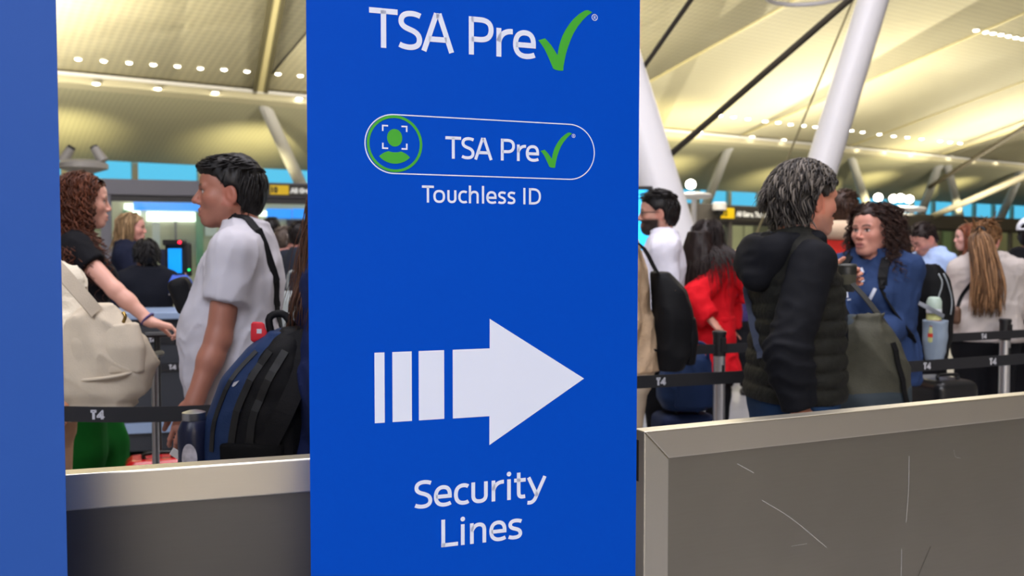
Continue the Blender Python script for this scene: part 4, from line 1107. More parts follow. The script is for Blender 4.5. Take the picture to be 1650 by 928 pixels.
        return sdf_obj(name, S, res or s.res, mat, s.root, [(c - .11, c + .11, .0065)] if (res or s.res) < .013 else ())
    def trousers(s, mat, g=.016, g1=.02, g2=.02, top=1.0, res=.02, folds=.006, name='trousers', wideleg=0.):
        S = SDF(); k = s.k; s.torso(S, g, top=False)
        for sd in 'LR': s.leg(S, sd, g, g1 + wideleg * .5, g2 + wideleg)
        S.fn(lambda x, y, z: z - top * k, (-1, -1, top * k - .02), (1, 1, 2)); S.fn(lambda x, y, z: .06 - z, (-1, -1, 0), (1, 1, .1))
        S.disp(lambda x, y, z: -folds * (1 - np.abs(noise3(x * 18, y * 18, z * 5))) + .0)
        return sdf_obj(name, S, res, mat, s.root)
    def shoes(s, mat):
        for sd in 'LR':
            S = SDF(); a = s.J['an' + sd]
            S.ell(a + V(.07, 0, -.045), V(.15, .052, .045), .02).box(a + V(.065, 0, -.072), V(.15, .05, .013), .012, .01)
            S.fn(lambda x, y, z: -z + .001, (-1, -1, -.1), (1, 1, .02))
            sdf_obj('shoe', S, .018, mat, s.root)
    def skirtcoat(s, mat): pass
    # ---- hair
    XB = [(-.15, -.075), (-.085, -.060), (-.045, -.040), (-.028, -.022), (-.012, .004), (.012, .018), (.03, .030), (.05, .052), (.066, .075), (.078, .110), (.2, .3)]
    def haircap(s, S, t=.010, xb=None, nape=-.075, top=.0, ears=False):
        h = s.hs; fr = s.hfr; c = lambda *p: V(*p) * h
        xb = np.array(xb or s.XB)
        T = SDF()
        S.ell(c(-.014, 0, .032), c(.099 + t, .077 + t, .087 + t + top), .02, fr=fr)
        S.ell(c(-.045, 0, -.015), c(.062 + t, .062 + t, .070 + t), .03, fr=fr)
        S.fn(lambda x, y, z: (x - np.interp(z / h, xb[:, 0], xb[:, 1]) * h) * .75, (-.3, -.3, -.3), (.3, .3, .3), fr=fr)
        S.fn(lambda x, y, z: nape * h - z, (-.3, -.3, -.3), (.3, .3, .3), fr=fr)
        if ears:
            for y in (-1, 1): S.ell(c(-.006, y * .094, -.012), c(.030, .034, .037), .008, 'sub', fr=fr)
        return S
    def locks(s, T, n, length, flow, r=.006, col=(30, 22, 18), cvar=.35, curl=0., cfreq=60., lift=.004, reg=None, steps=9, seed=1, taper=.25, body=True, flat=.45, avoid=None, t=.01, sides=4, grey=None, jitter=.16, ears=False, facecut=None):
        """n locks rooted on the scalp following flow(p, i) in the head frame; curl = helix radius"""
        rs = np.random.RandomState(seed); h = s.hs; C0 = V(-.014, 0, .032) * h; R0 = (V(.099, .077, .087) + t) * h
        made = 0; tries = 0; base = np.array(lin(col))
        while made < n and tries < n * 20:
            tries += 1
            u = rs.normal(size=3); u /= np.linalg.norm(u)
            p = C0 + R0 * u
            if reg is not None and not reg(p / h): continue
            made += 1; L_ = length * (.75 + .5 * rs.rand()); st = L_ / steps; P = [p.copy()]; jit = rs.normal(size=3) * jitter
            for i in range(steps):
                v = np.array(flow(p / h, i / steps), float) + jit * .5; v /= np.linalg.norm(v) + 1e-9
                q = (p - C0) / R0; l = np.linalg.norm(q)
                if l < 1.12:
                    nn_ = q / R0; nn_ /= np.linalg.norm(nn_)
                    if v @ nn_ < 0: v = v - nn_ * (v @ nn_); v /= np.linalg.norm(v) + 1e-9
                p = p + v * st; q = (p - C0) / (R0 + lift * (.3 + rs.rand() * .2 + i / steps)); l = np.linalg.norm(q)
                if l < 1: p = C0 + q / l * (R0 + lift)
                if avoid is not None: p = avoid(p)
                P.append(p.copy())
            P = np.array(P)
            if facecut is not None and np.any((P[:, 2] / h < .062) & (P[:, 0] / h > np.interp(P[:, 2] / h, facecut[:, 0], facecut[:, 1]) + .016) | (P[:, 0] / h > .112)): continue
            if ears and np.any((((P / h - V(-.006, 0, -.012)) * V(1, 0, 1) / V(.032, 1, .040)) ** 2).sum(1) + (np.abs(P[:, 1]) < .05 * h) < 1): continue
            if curl:
                m = max(int(L_ * cfreq / 1.15), 12); P = smooth_path(P, m); sarc = np.linspace(0, L_, m); ph = rs.rand() * 6.28; fq = cfreq * (.8 + .4 * rs.rand()); am = curl * np.minimum(1, np.linspace(0.1, 2.2, m))
                P = P + am[:, None] * np.stack([np.cos(fq * sarc + ph), np.sin(fq * sarc + ph), .3 * np.sin(fq * sarc + ph)], 1)
            W = P @ s.HR.T + s.hc; nn = len(W); rr = r * (.7 + .6 * rs.rand()) * np.interp(np.linspace(0, 1, nn), (0, .15, .65, 1), (.7, 1, .85, taper))
            cc = base * (1 + cvar * (rs.rand() * 2 - 1))
            if grey is not None and rs.rand() < grey[1]: cc = np.array(lin(grey[0])) * (.7 + .5 * rs.rand())
            T.add(W, rr, sides, flat, col=cc)
    def hair(s, caps, T, col, res=.006, name='hair', noise=(0.004, 60, 60, 18)):
        """merge the scalp base with the locks into one mesh"""
        if caps is not None:
            a, fx, fy, fz = noise
            caps.disp(lambda x, y, z: -a * noise3(x * fx, y * fy, z * fz))
            v, q = caps.mesh(res)
            rs = noise3(v[:, 0] * 90, v[:, 1] * 90, v[:, 2] * 25)
            T.join(v, q, np.array(lin(col))[None] * (1 + .3 * rs[:, None]))
        return T.obj(name, m_hair, s.root)
def cloth(name, rgb, rough=.85, bump=(320, .15), var=(14, .06), **kw): return M(name, rgb, rough, spec=.12, bump=bump, var=var, **kw)
def _avoid(s, g=.02):
    c = V(s.lean - .005, 0, 1.27) * s.k; r = V(.135, .225 * s.wide, .20) * s.k + g
    def f(p):
        w = s.HR @ p + s.hc; q = (w - c) / r; l = np.linalg.norm(q)
        if l < 1: w = c + q / max(l, .2) * r
        # keep clear of the neck
        n = w - V(0, 0, 0); 
        return (w - s.hc) @ s.HR
    return f
Person.avoid = _avoid
HAIRREG = lambda q: (q[0] < np.interp(q[2], [a for a, b in Person.XB], [b for a, b in Person.XB]) + .004) and q[2] > -.07
def short_hair(p, col, n=320, length=.055, t=.010, flow=None, xb=None, nape=-.08, top=0., r=.0055, lift=.006, grey=None, seed=1, noise=None, res=.0055, cvar=.35, curl=0., ears=True):
    C = SDF(); p.haircap(C, t, xb, nape, top, ears); T = Tubes()
    if getattr(p, 'quiff', False): C.ell(V(.058, .0, .088) * p.hs, V(.056, .062, .026) * p.hs, .02, fr=p.hfr)
    flow = flow or (lambda q, i: (.9, .25 * np.sign(q[1]), .1) if q[2] > .075 else (.25, 0, -1))
    if n: p.locks(T, n, length, flow, r, col, reg=HAIRREG, t=t, lift=lift, seed=seed, grey=grey, cvar=cvar, curl=curl, ears=ears, facecut=np.array(xb or p.XB))
    p.hair(C, T, col, res, noise=noise or (.004, 70, 70, 22))
def long_hair(p, col, zend, n=160, t=.014, back=.06, half=.10, r=.007, wave=.006, seed=2, xb=None, base=True, front=False, res=.008, cvar=.4, length=None, curl=0., cfreq=70, thick=.035, reg=None, av=.03):
    h = p.hs; C = SDF(); XBL = xb or [(-.3, -.03), (-.06, -.015), (-.02, .005), (.012, .022), (.03, .034), (.05, .055), (.066, .078), (.078, .110), (.2, .3)]
    p.haircap(C, t, XBL, -.12)
    T = Tubes(); zc_ = p.hc[2] - .08; L_ = length or (p.hc[2] + .06 - zend)
    if base:   # the hanging mass behind the neck and shoulders
        bx = p.hc[0] - back
        C.loft([(zend, bx - .045, 0, thick * .6, half * .75), (zend + .06, bx - .045, 0, thick, half), ((zend + zc_) / 2, bx - .035, 0, thick * 1.3, half), (zc_, bx - .005, 0, thick * 1.6, half * .95), (zc_ + .12, bx + .01, 0, thick * 1.6, .075 * h)], 0, .03)
    fl = lambda q, i: (-.55, .7 * np.sign(q[1] + 1e-6), -.6) if q[2] > .02 and abs(q[1]) < .078 and q[0] > -.11 else (-.10, .03 * np.sign(q[1]), -1)
    p.locks(T, n, L_, fl, r, col, reg=reg or (lambda q: q[0] < .07 and q[2] > -.02 and (q[0] < .03 or q[2] > .07)), t=t, lift=.006, seed=seed, avoid=p.avoid(av), steps=12, curl=curl or wave, cfreq=cfreq if curl else 22, cvar=cvar)
    p.hair(C, T, col, res, noise=(.006, 60, 60, 10))
m_denim = cloth('denim', (38, 62, 96)); m_dark = cloth('dark trousers', (24, 24, 28)); m_shoe = M('shoe rubber', (40, 38, 38), .6)
def finish(p, tr=None, **kw):
    p.body(); p.trousers(tr or m_dark, **kw); p.shoes(m_shoe)

# ---------------------------------------------------------------- man in the pale tee, left
p = man = Person('man in a pale grey t-shirt with a black shoulder strap, facing left', 391, 3.36, H=1.73, heading=184, skin=(160, 106, 88), wide=1.14, belly=.08, head=(10, -2, 0), res=.012, hres=.004, brow=(28, 22, 20), lips=(140, 84, 80), headoff=(.02, 0, 0), hs=1.03, beard=((110, 80, 72), -.035, .25))
p.J['elL'], p.J['wrL'] = p.L(352, 545, 3.12), p.L(312, 650, 3.05); p.J['elR'], p.J['wrR'] = p.L(345, 560, 3.66), p.L(335, 640, 3.62)
p.handL = (p.J['wrL'] - p.J['elL'], None, (.5, .6, .6, .6), .4)
finish(p, m_dark)
m_tee = cloth('pale grey jersey', (190, 187, 194), bump=(500, .08), var=(5, .03))
p.shirt('t_shirt', m_tee, sleeve=.56, hem=.855, g=.016, sg=.018, folds=.007, res=.0085, neck=.070, seed=3.1, nz=1.468)
XM = [(-.15, -.075), (-.085, -.060), (-.05, -.045), (-.032, -.030), (-.012, .000), (.012, .012), (.03, .018), (.05, .040), (.058, .075), (.068, .110), (.2, .3)]
p.quiff = True; short_hair(p, (20, 17, 17), 520, .05, .014, lambda q, i: (.6, .45, -.1) if q[2] > .075 else (.15, 0, -1), XM, -.085, .010, .005, .003, seed=4)
# ---------------------------------------------------------------- curly auburn woman, left
p = curly = Person('woman with long curly auburn hair in a black top and green trousers', 126, 4.3, H=1.75, heading=24, sex='f', skin=(214, 160, 142), head=(4, 0, 0), res=.012, hres=.0045, brow=(96, 64, 48), lips=(176, 104, 98), stride=.12, hs=1.02)
p.J['elR'], p.J['wrR'] = p.L(186, 468, 4.12), p.L(243, 519, 4.12)
p.handR = (V(1, 0, -.28), V(-.25, 0, -1), (.95, .95, 1.0, 1.05), .35)
p.body(); p.trousers(cloth('green cotton', (14, 88, 28)), .02, .035, .05, wideleg=.04, folds=.014); p.shoes(m_shoe)
p.shirt('top', cloth('black jersey', (22, 22, 26)), sleeve=.42, hem=.90, g=.012, sg=.022, folds=.005, res=.010)
long_hair(p, (88, 48, 31), 1.20, 330, .018, .065, .10, .0030, curl=.013, cfreq=110, seed=9, cvar=.55, thick=.035)
# sunglasses pushed up into her hair
sg = thing('sunglasses', 'dark sunglasses pushed up on the curly auburn hair', 'sunglasses', (p.X, p.Y, 0), p.h)
m_lens = M('dark lens', (16, 14, 16), .15, spec=.7)
for y in (-1, 1):
    S = SDF(); f_ = (p.HR @ rotm(0, -58), p.hc + p.HR @ V(.072, y * .034, .100)); S.ell((0, 0, 0), (.006, .032, .024), fr=f_); sdf_obj('lens', S, .004, m_lens, sg)
    T = Tubes(); T.add(smooth_path([p.hc + p.HR @ V(*q) for q in ((.066, y * .064, .098), (.02, y * .088, .055), (-.03, y * .092, .02))], 8), .0035, 6).obj('temple', m_lens, sg)
T = Tubes(); T.add(smooth_path([p.hc + p.HR @ V(*q) for q in ((.076, -.012, .104), (.08, 0, .108), (.076, .012, .104))], 5), .003, 6).obj('bridge', m_lens, sg)
wb = Tubes(); a = p.J['wrR']; d = (p.J['wrR'] - p.J['elR']); d /= np.linalg.norm(d); u = np.cross(d, (0, 1, 0)); u /= np.linalg.norm(u); w_ = np.cross(d, u); q = np.linspace(0, 2 * math.pi, 20)
wb.add(a - d * .02 + .031 * (np.cos(q)[:, None] * u + np.sin(q)[:, None] * w_), .006, 6, caps=False); o = wb.obj('wristband', M('purple band', (66, 52, 110), .6)); o.location = (p.X, p.Y, 0); o.rotation_euler = (0, 0, p.h); tag(o, 'thin purple wristband on the outstretched arm', 'wristband')
# ---------------------------------------------------------------- cream sweater, mostly behind the plain banner
p = cream = Person('person in a cream sweater half hidden by the plain blue banner', 24, 3.36, H=1.575, heading=112, sex='f', skin=(206, 140, 108), wide=1.05, hres=.008, res=.014)
p.J['elR'], p.J['wrR'] = p.L(108, 530, 3.34), p.L(110, 630, 3.32)
finish(p, cloth('tan skirt cloth', (190, 150, 120)))
p.shirt('sweater', cloth('cream knit', (218, 208, 188), bump=(120, .4)), sleeve=1.62, hem=.86, g=.03, sg=.035, folds=.012, res=.011, cuff=.03)
short_hair(p, (60, 40, 30), 60, res=.012, r=.009)
# ---------------------------------------------------------------- navy backpack wearer, mostly behind the arrow banner
p = navy = Person('person with long brown hair in navy, mostly hidden by the arrow banner', 556, 2.72, H=1.60, heading=2, sex='f', skin=(200, 150, 125), hres=.008, res=.014)
finish(p, cloth('navy trousers', (24, 30, 58)))
p.shirt('jacket', cloth('navy jacket', (28, 36, 72)), sleeve=1.9, hem=.84, g=.035, folds=.012, res=.011)
long_hair(p, (74, 44, 28), 1.17, 380, .016, .065, .10, .0032, wave=.006, seed=5, thick=.045)
# ---------------------------------------------------------------- officers at the desk
m_navy = cloth('uniform navy', (26, 30, 48)); m_ublue = cloth('uniform blue', (70, 98, 190)); m_vest = cloth('black vest', (22, 24, 32))
p = Person('blond officer in dark navy standing behind the desk, facing right', 208, 7.5, H=1.70, heading=14, sex='f', skin=(206, 148, 134), hres=.007, res=.018, brow=(110, 80, 50), wide=1.1)
p.J['elR'], p.J['wrR'] = V(.1, -.24, 1.12), V(.30, -.15, 1.1)
finish(p, m_navy); p.shirt('uniform', m_navy, sleeve=1.9, hem=.86, g=.03, folds=.008, res=.016)
long_hair(p, (150, 122, 88), 1.43, 90, .016, .05, .085, .007, seed=3, thick=.04, res=.011)
p = Person('black-haired officer in a blue shirt and black vest, back turned, at the desk', 236, 6.7, H=1.475, heading=124, sex='f', skin=(190, 138, 118), hres=.007, res=.018, wide=1.2)
p.J['elR'], p.J['wrR'] = p.L(282, 462, 6.75), p.L(300, 455, 7.0); p.J['elL'], p.J['wrL'] = p.L(196, 470, 6.7), p.L(196, 475, 7.0)
finish(p, m_navy); p.shirt('shirt', m_ublue, sleeve=1.8, hem=.86, g=.02, sg=.03, folds=.006, res=.016)
p.shirt('vest', m_vest, sleeve=.12, hem=.84, g=.034, folds=.004, res=.016, sleeves='', neck=.085)
short_hair(p, (20, 17, 18), 160, .06, .018, lambda q, i: (-.3, .3 * np.sign(q[1]), -1), None, -.095, .0, .008, seed=3, res=.009)
# ---------------------------------------------------------------- three heads between the tee and the banner
p = Person('dark-haired person in black partly hidden behind the man in the tee', 437, 10.0, H=1.75, heading=100, skin=(190, 130, 112), hres=.009, res=.022); finish(p)
p.shirt('shirt', cloth('black shirt', (26, 26, 30)), sleeve=1.8, res=.02, folds=.005); short_hair(p, (22, 18, 18), 80, .05, .016, r=.010, res=.012)
p = Person('person with greying brown hair and a dark t-shirt, back turned', 457, 8.8, H=1.62, heading=65, skin=(220, 160, 148), hres=.009, res=.022); finish(p)
p.shirt('t_shirt', cloth('charcoal jersey', (40, 44, 54)), sleeve=.6, res=.02, folds=.005); short_hair(p, (78, 66, 58), 90, .05, .016, r=.010, res=.012, grey=((120, 110, 104), .3))
p = Person('dark-haired bearded man at the left edge of the arrow banner', 484, 8.2, H=1.65, heading=40, skin=(200, 132, 116), hres=.008, res=.022, beard=((50, 36, 32), -.04, .85)); finish(p)
p.shirt('shirt', cloth('slate shirt', (50, 54, 66)), sleeve=1.8, res=.02, folds=.005); short_hair(p, (26, 20, 20), 110, .05, .016, r=.009, res=.011)
# ---------------------------------------------------------------- grey-haired man in the quilted jacket
p = jman = Person('grey-haired man in a black hooded quilted jacket and jeans', 1280, 3.22, H=1.695, heading=8, skin=(208, 142, 118), wide=1.0, head=(13, -2, 0), res=.012, hres=.0042, hs=1.04, brow=(90, 80, 72), belly=.01, headoff=(.015, 0, 0), beard=((150, 120, 108), -.05, .35))
p.J['elR'], p.J['wrR'] = p.L(1268, 566, 2.98), p.L(1290, 662, 2.97); p.J['elL'], p.J['wrL'] = p.L(1338, 545, 3.50), p.L(1336, 462, 3.78)
wd = lambda x, y, z: V(x * math.cos(p.h) + y * math.sin(p.h), -x * math.sin(p.h) + y * math.cos(p.h), z)
p.handL = (wd(1, .05, .38), wd(.0, -1, .0), (1.05, 1.05, 1.05, 1.05), .9)
finish(p, m_denim, top=1.0)
m_quilt = cloth('black quilted nylon', (37, 37, 34), .6, bump=(60, .3), var=(30, .12)); m_soft = cloth('black softshell', (23, 24, 29), .75, bump=(500, .05))
def quilt(x, y, z):
    f = np.clip((1.36 * p.k - z) / .03, 0, 1)
    return -.011 * np.sqrt(np.abs(np.sin(math.pi * (z + .02 * noise3(x * 4, y * 4, z * 4)) / .056))) * f - .002 * np.abs(np.sin((z * 1.0 + y + x) * 150)) * f
p.shirt('jacket', m_quilt, sleeve=.1, hem=.905, g=.016, folds=.0025, res=.0075, sleeves='', neck=.082, post=quilt, flare=.004)
for sd in 'LR':
    S = SDF(); s0 = p.J['sh' + sd]; e, d = p.arm(S, sd, .020, .026, 1.93, taper=.020, flat=True); S.ell(s0 + V(0, 0, -.03), V(.062, .052, .062), .03)
    ax_ = (p.J['wr' + sd] - p.J['el' + sd]); ax_ /= np.linalg.norm(ax_); up_ = p.J['el' + sd] - s0; up_ /= np.linalg.norm(up_)
    el_ = p.J['el' + sd]
    def fold(x, y, z, ax_=ax_, el_=el_, up_=up_):
        t = (x - el_[0]) * ax_[0] + (y - el_[1]) * ax_[1] + (z - el_[2]) * ax_[2]; w = np.exp(-((t - .02) / .12) ** 2)
        return -.010 * w * (1 - np.abs(np.sin(t * 62 + 3.2 * noise3(x * 11, y * 11, z * 11)))) - .007 * (1 - np.abs(noise3(x * 14, y * 14 + z * 6, z * 20 + x * 10)))
    S.disp(fold); sdf_obj('sleeve', S, .008, m_soft, p.root)
S = SDF(); k = p.k     # hood lying on the back
S.ell(V(-.115, 0, 1.405) * k, V(.075, .135, .085) * k, .05); S.cone(V(-.10, .10, 1.44) * k, V(.03, .095, 1.455) * k, .038, .028, .04); S.cone(V(-.10, -.10, 1.44) * k, V(.03, -.095, 1.455) * k, .038, .028, .04)
S.cone(V(.03, .095, 1.455) * k, V(.085, .03, 1.40) * k, .028, .022, .03); S.cone(V(.03, -.095, 1.455) * k, V(.085, -.03, 1.40) * k, .028, .022, .03); S.cone(V(-.15, .05, 1.37) * k, V(-.16, -.05, 1.33) * k, .04, .045, .05)
S.ell(V(.0, 0, 1.50) * k, V(.088, .076, .075) * k, .02, 'sub'); S.cone(V(-.125, .08, 1.487) * k, V(-.125, -.08, 1.487) * k, .022, .022, .015, 'sub')
S.disp(lambda x, y, z: -.006 * (1 - np.abs(noise3(x * 16, y * 16, z * 26)))); sdf_obj('hood', S, .008, m_soft, p.root)
S = SDF(); S.cone(V(-.06, .0, 1.475) * k, V(.03, -.055, 1.475) * k, .028, .026, .02); S.cone(V(-.06, 0, 1.475) * k, V(.03, .055, 1.475) * k, .028, .026, .02); S.cone(V(-.03, 0, 1.40) * k, V(.0, 0, 1.62) * k, .066 * k, .064 * k, .01, 'sub'); sdf_obj('shirt_collar', S, .007, cloth('pale blue cotton', (130, 164, 224)), p.root)
XJ = [(-.16, -.06), (-.09, -.045), (-.05, -.035), (-.03, -.020), (-.012, .008), (.012, .020), (.03, .026), (.05, .05), (.062, .08), (.072, .110), (.2, .3)]
short_hair(p, (50, 45, 42), 900, .07, .016, lambda q, i: (-.55, .15 * np.sign(q[1]), -.35 - i) if q[2] > .0 else (-.1, .2 * np.sign(q[1]), -1), XJ, -.105, .010, .0042, .008, grey=((112, 104, 96), .4), seed=8, curl=.006, cvar=.4)
# ---------------------------------------------------------------- bearded man in white
p = Person('bearded man in glasses and a white shirt, facing left', 1066, 5.6, H=1.748, heading=174, skin=(196, 146, 128), head=(2, 2, 0), hres=.005, res=.014, beard=((24, 18, 18), -.028, .98), brow=(24, 18, 18), wide=.98)
p.extra = [lambda S, p=p: S.ell(V(.062, 0, -.088), (.038, .046, .040), .02, fr=p.hfr)]
finish(p, m_dark); p.shirt('shirt', cloth('white cotton', (226, 224, 236)), sleeve=1.9, hem=.84, g=.022, folds=.008, res=.012)
S = SDF(); S.cone(V(-.05, -.03, 1.475) * p.k, V(.05, -.06, 1.455) * p.k, .020, .018, .02); S.cone(V(-.05, .03, 1.475) * p.k, V(.05, .06, 1.455) * p.k, .020, .018, .02); sdf_obj('shirt_collar', S, .008, MATS['white cotton'], p.root)
short_hair(p, (22, 18, 18), 200, .05, .018, None, None, -.08, .008, .0075, seed=6, res=.007)
T = Tubes()
for y in (-1, 1):
    q = np.linspace(0, 2 * math.pi, 17); T.add([p.hc + p.HR @ V(.098, y * .032 + .022 * math.cos(a), .0 + .017 * math.sin(a)) for a in q], .0025, 5, caps=False); T.add([p.hc + p.HR @ V(*c) for c in ((.092, y * .056, .006), (.04, y * .076, .006), (-.01, y * .080, .002))], .0025, 5)
o = T.obj('glasses', M('wire frame', (70, 60, 54), .4)); o.location = (p.X, p.Y, 0); o.rotation_euler = (0, 0, p.h); tag(o, 'thin framed glasses on the bearded man', 'glasses')
# ---------------------------------------------------------------- tan sweater, behind the arrow banner
p = tan = Person('person in a tan knit sweater mostly hidden by the arrow banner', 1010, 4.35, H=1.66, heading=174, skin=(200, 150, 128), hres=.009, res=.014, wide=1.0, lean=.05)
finish(p, cloth('beige trousers', (190, 172, 150))); p.shirt('sweater', cloth('tan knit', (196, 168, 138), bump=(90, .5)), sleeve=1.85, hem=.88, g=.030, sg=.03, folds=.008, res=.011); short_hair(p, (50, 36, 28), 80, .05, .014, r=.009, res=.010)
# ---------------------------------------------------------------- woman in the red coat
p = redw = Person('woman with long dark hair in a bright red coat, back turned', 1138, 6.2, H=1.60, heading=48, sex='f', skin=(206, 150, 130), hres=.007, res=.016, wide=1.02, head=(22, 0, 0))
p.J['elR'], p.J['wrR'] = p.L(1116, 482, 5.98), p.L(1146, 516, 5.92); p.J['elL'], p.J['wrL'] = p.L(1175, 490, 6.4), p.L(1178, 530, 6.4)
finish(p, m_dark)
m_red = cloth('red wool', (206, 22, 34), .8, bump=(200, .1)); p.shirt('coat', m_red, sleeve=1.9, hem=.60, g=.034, sg=.036, folds=.014, res=.012, flare=.05, ftype=(18, 18, 4))
S = SDF(); k = p.k; S.ell(V(-.02, .0, 1.41) * k, V(.14, .20, .05) * k, .03); S.cone(V(.03, -.13, 1.43) * k, V(.20, -.20, 1.17) * k, .045, .022, .05, sq=(1.5, .8, 1)); S.cone(V(-.06, -.15, 1.42) * k, V(.10, -.235, 1.24) * k, .045, .02, .05)
S.cone(V(.20, -.20, 1.17) * k, V(.16, -.06, 1.14) * k, .022, .018, .04); S.cone(V(-.12, .05, 1.41) * k, V(-.235, .12, 1.36) * k, .05, .016, .04); S.cone(V(.02, .13, 1.43) * k, V(.19, .12, 1.2) * k, .045, .02, .05)
S.ell(V(.02, 0, 1.48) * k, V(.10, .095, .09) * k, .02, 'sub'); S.disp(lambda x, y, z: -.008 * (1 - np.abs(noise3(x * 14, y * 14, z * 9)))); sdf_obj('shawl_collar', S, .011, m_red, p.root)
S = SDF(); e_ = p.k; S.loft([(1.0 * e_, 0, 0, .15, .20), (1.045 * e_, 0, 0, .15, .20)], .0, .01); sdf_obj('coat_belt', S, .012, m_red, p.root)
long_hair(p, (34, 24, 22), 1.13, 420, .016, .125, .115, .0040, seed=12, wave=.004, thick=.05, res=.009, av=.10)
# ---------------------------------------------------------------- neck pillow traveller
p = pil = Person('brown-haired traveller in a red top wearing a beige neck pillow, back turned', 1357, 5.75, H=1.765, heading=62, skin=(196, 136, 116), hres=.007, res=.018)
finish(p, m_dark); p.shirt('top', cloth('red jersey', (204, 52, 44)), sleeve=1.2, g=.02, res=.015); short_hair(p, (58, 38, 28), 220, .05, .014, None, None, -.088, .0, .008, seed=7, res=.009)
T = Tubes(); q = np.linspace(math.radians(40), math.radians(320), 22); c = V(.0, 0, 1.50) * p.k
o = T.add([c + V(.105 * math.cos(a) * 1.0, .115 * math.sin(a), .012 * math.cos(a)) for a in q], [.05 + .012 * math.sin(i / 21 * math.pi) for i in range(22)], 12).obj('neck_pillow', cloth('beige fleece', (216, 188, 160))); o.location = (p.X, p.Y, 0); o.rotation_euler = (0, 0, p.h); tag(o, 'beige neck pillow round the neck of the brown-haired traveller', 'neck pillow')
# ---------------------------------------------------------------- curly-haired woman in the blue sweater
p = bluew = Person('woman with curly dark brown hair in a blue sweater facing the quilted jacket', 1409, 4.75, H=1.625, heading=222, sex='f', skin=(206, 146, 128), wide=1.2, head=(-8, -3, 0), res=.012, hres=.0042, hs=1.10, lips=(160, 92, 88), brow=(54, 36, 30), bust=.045)
p.J['elR'], p.J['wrR'] = p.L(1352, 520, 4.66), p.L(1350, 560, 4.45); p.J['elL'], p.J['wrL'] = p.L(1448, 525, 4.62), p.L(1402, 545, 4.42)
finish(p, m_dark)
m_bsw = cloth('blue fleece', (44, 62, 100)); p.shirt('sweater', m_bsw, sleeve=1.9, hem=.78, g=.022, sg=.026, folds=.010, res=.010, vneck=.06, neck=.078)
S = SDF(); k = p.k; S.cone(V(-.07, 0, 1.47) * k, V(.02, .085, 1.455) * k, .026, .024, .03); S.cone(V(-.07, 0, 1.47) * k, V(.02, -.085, 1.455) * k, .026, .024, .03); S.cone(V(.02, .085, 1.455) * k, V(.125, .02, 1.36) * k, .024, .016, .02); S.cone(V(.02, -.085, 1.455) * k, V(.125, -.02, 1.36) * k, .024, .016, .02); sdf_obj('collar', S, .009, cloth('navy rib', (34, 56, 104)), p.root)
h = p.hs; C = SDF(); XBL = [(-.3, -.035), (-.06, -.025), (-.02, -.008), (.012, .008), (.03, .022), (.05, .04), (.066, .066), (.082, .110), (.2, .3)]
p.haircap(C, .016, XBL, -.12); C.ell(p.hc + V(-.075, 0, -.06), (.085, .155, .13), .04); C.ell(p.hc + V(-.07, 0, -.15), (.07, .15, .08), .04)
T = Tubes(); p.locks(T, 420, .25, lambda q, i: (-.5, .8 * np.sign(q[1]), -.5) if q[2] > .02 and abs(q[1]) < .085 and q[0] > -.11 else (-.06, .16 * np.sign(q[1]), -1), .0034, (52, 34, 28), reg=lambda q: q[2] > -.03 and (q[0] < .02 or q[2] > .078) and q[0] < .07, t=.016, lift=.02, seed=21, avoid=p.avoid(.03), steps=10, curl=.011, cfreq=120, cvar=.5)
p.hair(C, T, (44, 28, 24), .008, noise=(.012, 45, 45, 45))
sw = [c for c in p.root.children if c.name.startswith('sweater')][0]; tr = bvh(sw); dv = p.LW((p.X - .36, p.Y - 1, 0)); dv = dv / np.linalg.norm(dv)
for pts, w_, nm in (([(1431, 417), (1423, 428), (1418, 442)], .016, 'piping'), ([(1410, 464), (1404, 476), (1400, 484)], .016, 'piping'), ([(1388, 432), (1391, 440)], .012, 'chest_print'), ([(1389, 450), (1391, 454)], .016, 'chest_print'),
                    ([(1353, 474), (1356, 480)], .006, 'chest_print'), ([(1358, 480), (1362, 471)], .006, 'chest_print'), ([(1364, 471), (1365, 480)], .012, 'chest_print'), ([(1365, 484), (1371, 483)], .007, 'chest_print')):
    P = drape(tr, smooth_path([p.L(x, y, 4.6) for x, y in pts], 6), dv, .004, 1.0); ribbon(nm, P, w_, dv, M('sweater print', (196, 202, 216), .6), p.root, .002)
cu = at(1364, 446, 3.735); o = thing('travel_cup', 'dark cup held up in front of the quilted jacket', 'cup', (cu[0], cu[1], 0)); zc_ = cu[2]
MB().lathe([(.001, zc_ - .06), (.030, zc_ - .06), (.034, zc_ - .05), (.040, zc_ + .035), (.038, zc_ + .04)], 20).build('cup', M('cup black', (30, 31, 28), .45), o, smooth='auto'); MB().lathe([(.0395, zc_ + .038), (.040, zc_ + .046), (.034, zc_ + .052), (.01, zc_ + .053)], 20).build('lid', M('cup lid', (44, 45, 40), .5), o, smooth='auto'); MB().lathe([(.0357, zc_ - .03), (.0388, zc_ + .01)], 20).build('sleeve_band', M('cup band', (70, 68, 54), .7), o, smooth='auto')
